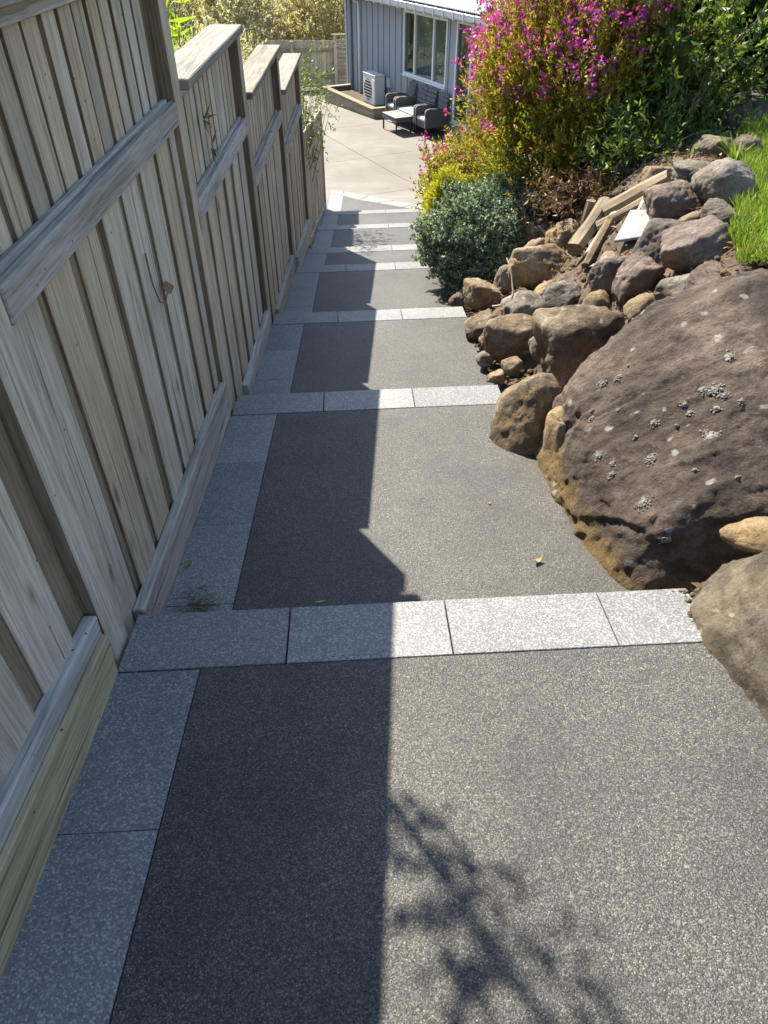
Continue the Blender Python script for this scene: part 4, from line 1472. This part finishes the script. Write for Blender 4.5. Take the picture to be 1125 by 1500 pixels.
# tree beyond the fence whose shadow falls on the near landing
tb_ = (-1.15, 2.75, -2.6)
t = empty('slender_tree', tb_, label='slender leafy tree just behind the fence beside the viewer', cat='tree')
P0 = Vector((0, 0, 0))
stem = [Vector((0, 0, 0)), Vector((.02, .02, 1.2)), Vector((-.01, 0, 2.3)), Vector((.03, -.02, 3.3)), Vector((.0, .03, 4.15))]
parts = [tube(stem, [.03, .026, .02, .013, .006], 7)]
B, Dv = [], []
for k in range(40):
    q = random.uniform(.785, 1.0)
    z = 4.15 * q
    an = random.uniform(0, 6.28)
    ln = random.uniform(.06, .22) * (1.25 - .5 * (q - .75) / .25)
    e = Vector((math.cos(an) * ln, math.sin(an) * ln, ln * .5))
    b = Vector((0, 0, z))
    parts.append(tube([b, b + e * .6, b + e], [.005, .004, .002], 4))
    for j in range(5):
        B.append(b + e * random.uniform(.35, 1.1))
        Dv.append((e.x * 2 + random.gauss(0, .5), e.y * 2 + random.gauss(0, .5), random.gauss(.1, .4)))
V, F_ = leaves(np.array(B), unit(np.array(Dv)), rng.uniform(.045, .07, len(B)), rng.uniform(.024, .036, len(B)), .06)
link('crown', mesh(V, F_), MIDG, t)
v, f = join(parts)
link('trunk', mesh(v, f, True), STEM, t)

# twiggy shrub hanging over the low end of the fence
pb = (-1.05, 10.4, -3.6)
shrub('twiggy_shrub', pb, (-.86, 10.3, -2.0), (.34, 1.0, .55), MIDG, 'sparse twiggy shrub hanging over the low end of the fence', 'shrub', 380, 6, .045, .016, .2, .1, 60, .2, .35, -.95, 60, .008, 1.0, 3.0)

# ------------------------------------------------------------------ lawn
lawn_v, lawn_f = [], []
lx = np.arange(1.72, 6.2, .12)
ly = np.arange(1.8, 6.0, .12)


def lawn_left(y): return float(np.interp(y, [1.8, 2.6, 3.2, 3.6, 4.0, 4.4, 5.0, 6.0], [2.15, 2.05, 1.74, 1.86, 2.06, 2.22, 2.5, 2.9]))


for y in ly:
    for k in range(36):
        x = lawn_left(y) + (6.0 - lawn_left(y)) * k / 35
        lawn_v.append((x, y, ground_z(x, y) + .045))
n = 36
lawn_f = [(j * n + k, j * n + k + 1, (j + 1) * n + k + 1, (j + 1) * n + k) for j in range(len(ly) - 1) for k in range(n - 1)]
setp(link('lawn', mesh(lawn_v, lawn_f, True), plain('lawn_soil', (.10, .15, .03), .95, .1, var=.4, vs=20, bmp=.6)), label='lawn at the top of the rock bank', kind='structure')
N_ = 42000
gy = rng.uniform(2.3, 5.9, N_)
gx = np.array([lawn_left(y) for y in gy]) - .04 + rng.uniform(0, 1, N_) ** 1.4 * 2.2
gz = np.array([ground_z(a, b) for a, b in zip(gx, gy)]) + .04
hd = unit(np.stack([rng.normal(size=N_) * .45, rng.normal(size=N_) * .45, np.full(N_, 1.0)], 1))
Vg, Fg = leaves(np.stack([gx, gy, gz], 1), hd, rng.uniform(.04, .11, N_), rng.uniform(.004, .008, N_), .12)
setp(link('grass', mesh(Vg, Fg), GRASSM), label='bright green unmown grass blades at the right', kind='stuff')

# ------------------------------------------------------------------ litter and small debris
N_ = 9000
gx = rng.uniform(.78, 3.2, N_)
gy = rng.uniform(1.5, 9.0, N_)
gz = np.array([ground_z(a, b) for a, b in zip(gx, gy)]) + .035
keep = np.array([a > xedge(b) + .01 for a, b in zip(gx, gy)])
P = np.stack([gx, gy, gz], 1)[keep]
dv = unit(np.stack([rng.normal(size=len(P)), rng.normal(size=len(P)), rng.normal(size=len(P)) * .35], 1))
Vg, Fg = leaves(P, dv, rng.uniform(.02, .06, len(P)), rng.uniform(.008, .024, len(P)), .15)
setp(link('leaf_litter', mesh(Vg, Fg), BROWNL), label='brown leaf litter scattered over the soil between the rocks', kind='stuff')
# crumbled soil and grit along the right edge of the path
VV, FF = [], []
u, f = ico(1)
cnt = 0
for k in range(700):
    y = random.uniform(.6, 6.4)
    x = xedge(y) + random.gauss(.015, .02)
    s = random.uniform(.003, .011)
    VV.append(u * s * np.array([1, 1, .7]) * rng.uniform(.7, 1.3, 3) + np.array([x, y, psurf(x, y) + s * .4]))
    FF.append(f + cnt)
    cnt += len(u)
for k in range(260):
    x, y = random.uniform(.78, 1.0), random.uniform(3.5, 4.2)
    s = random.uniform(.006, .024)
    VV.append(u * s * np.array([1, 1, .7]) * rng.uniform(.7, 1.3, 3) + np.array([x, y, max(ground_z(x, y), psurf(.8, y)) + s * .4]))
    FF.append(f + cnt)
    cnt += len(u)
for k in range(420):
    x, y = random.uniform(.86, 2.1), random.uniform(3.0, 6.2)
    s = random.uniform(.008, .034)
    if 1.4 < x < 1.8 and 4.0 < y < 4.75: continue
    VV.append(u * s * np.array([1, 1, .75]) * rng.uniform(.6, 1.3, 3) + np.array([x, y, ground_z(x, y) + .02 + s * .4]))
    FF.append(f + cnt)
    cnt += len(u)
setp(link('edge_grit', mesh(np.concatenate(VV), np.concatenate(FF)), SOIL), label='crumbs of soil and grit along the path edge', kind='stuff')

# needle clump by the base board
y0, x0 = 1.72, -.66
B = np.stack([rng.normal(size=170) * .035 + x0, rng.normal(size=170) * .05 + y0, np.zeros(170)], 1)
B[:, 2] = np.array([lz(1, a, b) for a, b in B[:, :2]]) + rng.uniform(.002, .02, 170)
dv = unit(np.stack([rng.normal(size=170) + .9, rng.normal(size=170) * .8, rng.normal(size=170) * .2], 1))
Vn, Fn = leaves(B, dv, rng.uniform(.03, .075, 170), np.full(170, .003), .05)
c = Vn.mean(0)
o = link('needle_clump', mesh(Vn - c, Fn), BROWNL, label='clump of dry brown needles by the base board', cat='debris')
o.location = c


def leaf1(pos, ln, wd, mat, label, rz, curl=.25):
    n = 6
    v, f = [], []
    for i in range(n + 1):
        t = i / n
        wv = wd * math.sin(math.pi * min(max(t, .04), .97)) * .5
        z = curl * ln * (t - .5) ** 2 * 2
        v += [(ln * (t - .5), -wv, z + wv * .5), (ln * (t - .5), 0, z), (ln * (t - .5), wv, z + wv * .5)]
    for i in range(n):
        for k in (0, 1): f.append((3 * i + k, 3 * i + k + 1, 3 * i + 4 + k, 3 * i + 3 + k))
    o = link('leaf', mesh(v, f, True), mat, label=label, cat='leaf')
    o.location = pos
    o.rotation_euler = (random.uniform(-.2, .2), random.uniform(-.2, .2), rz)
    return o


DRYL = plain('dry_leaf', (.27, .19, .09), .8, .2, var=.3)
YEL = plain('yellow_leaf', (.42, .45, .06), .6, .3, var=.2)
GRNL = plain('green_leaf', (.16, .22, .05), .6, .3, var=.2)
leaf1((.63, 1.93, lz(1, .63, 1.93) + .008), .045, .022, DRYL, 'curled brown leaf on the sunlit part of the second landing', .5, .8)
leaf1((-.20, 1.74, lz(1, -.2, 1.74) + .004), .04, .008, YEL, 'yellow green leaf in the shade just past the first nosing', .2)
leaf1((-.735, 1.98, lz(1, -.735, 1.98) + .004), .04, .022, GRNL, 'small green leaf against the base board of the fence', 1.2)
leaf1((.50, 2.34, lz(1, .5, 2.34) + .006), .018, .014, DRYL, 'tiny dark crumb alone on the sunlit second landing', .5)
leaf1((-.60, 5.15, lz(2, -.6, 5.15) + .006), .06, .01, DRYL, 'dry twig like leaf on the third nosing from camera', .1)
leaf1((-.60, 6.80, lz(3, -.6, 6.8) + .006), .07, .012, DRYL, 'dry curled leaf on the edging before the fourth nosing', .9)
leaf1((-.792, 2.62, -1.13), .07, .05, DRYL, 'dried dark leaf caught on the fence palings', .2, .5).rotation_euler = (1.2, .3, 1.2)
v, f = tube([(-.80, 2.50, -.95), (-.795, 2.49, -1.05), (-.785, 2.50, -1.13), (-.787, 2.57, -1.17), (-.79, 2.64, -1.15)], [.004, .003, .003, .002, .002], 5)
link('vine_stem', mesh(v, f, True), STEM, label='thin dry vine stem hanging on the fence palings', cat='twig')
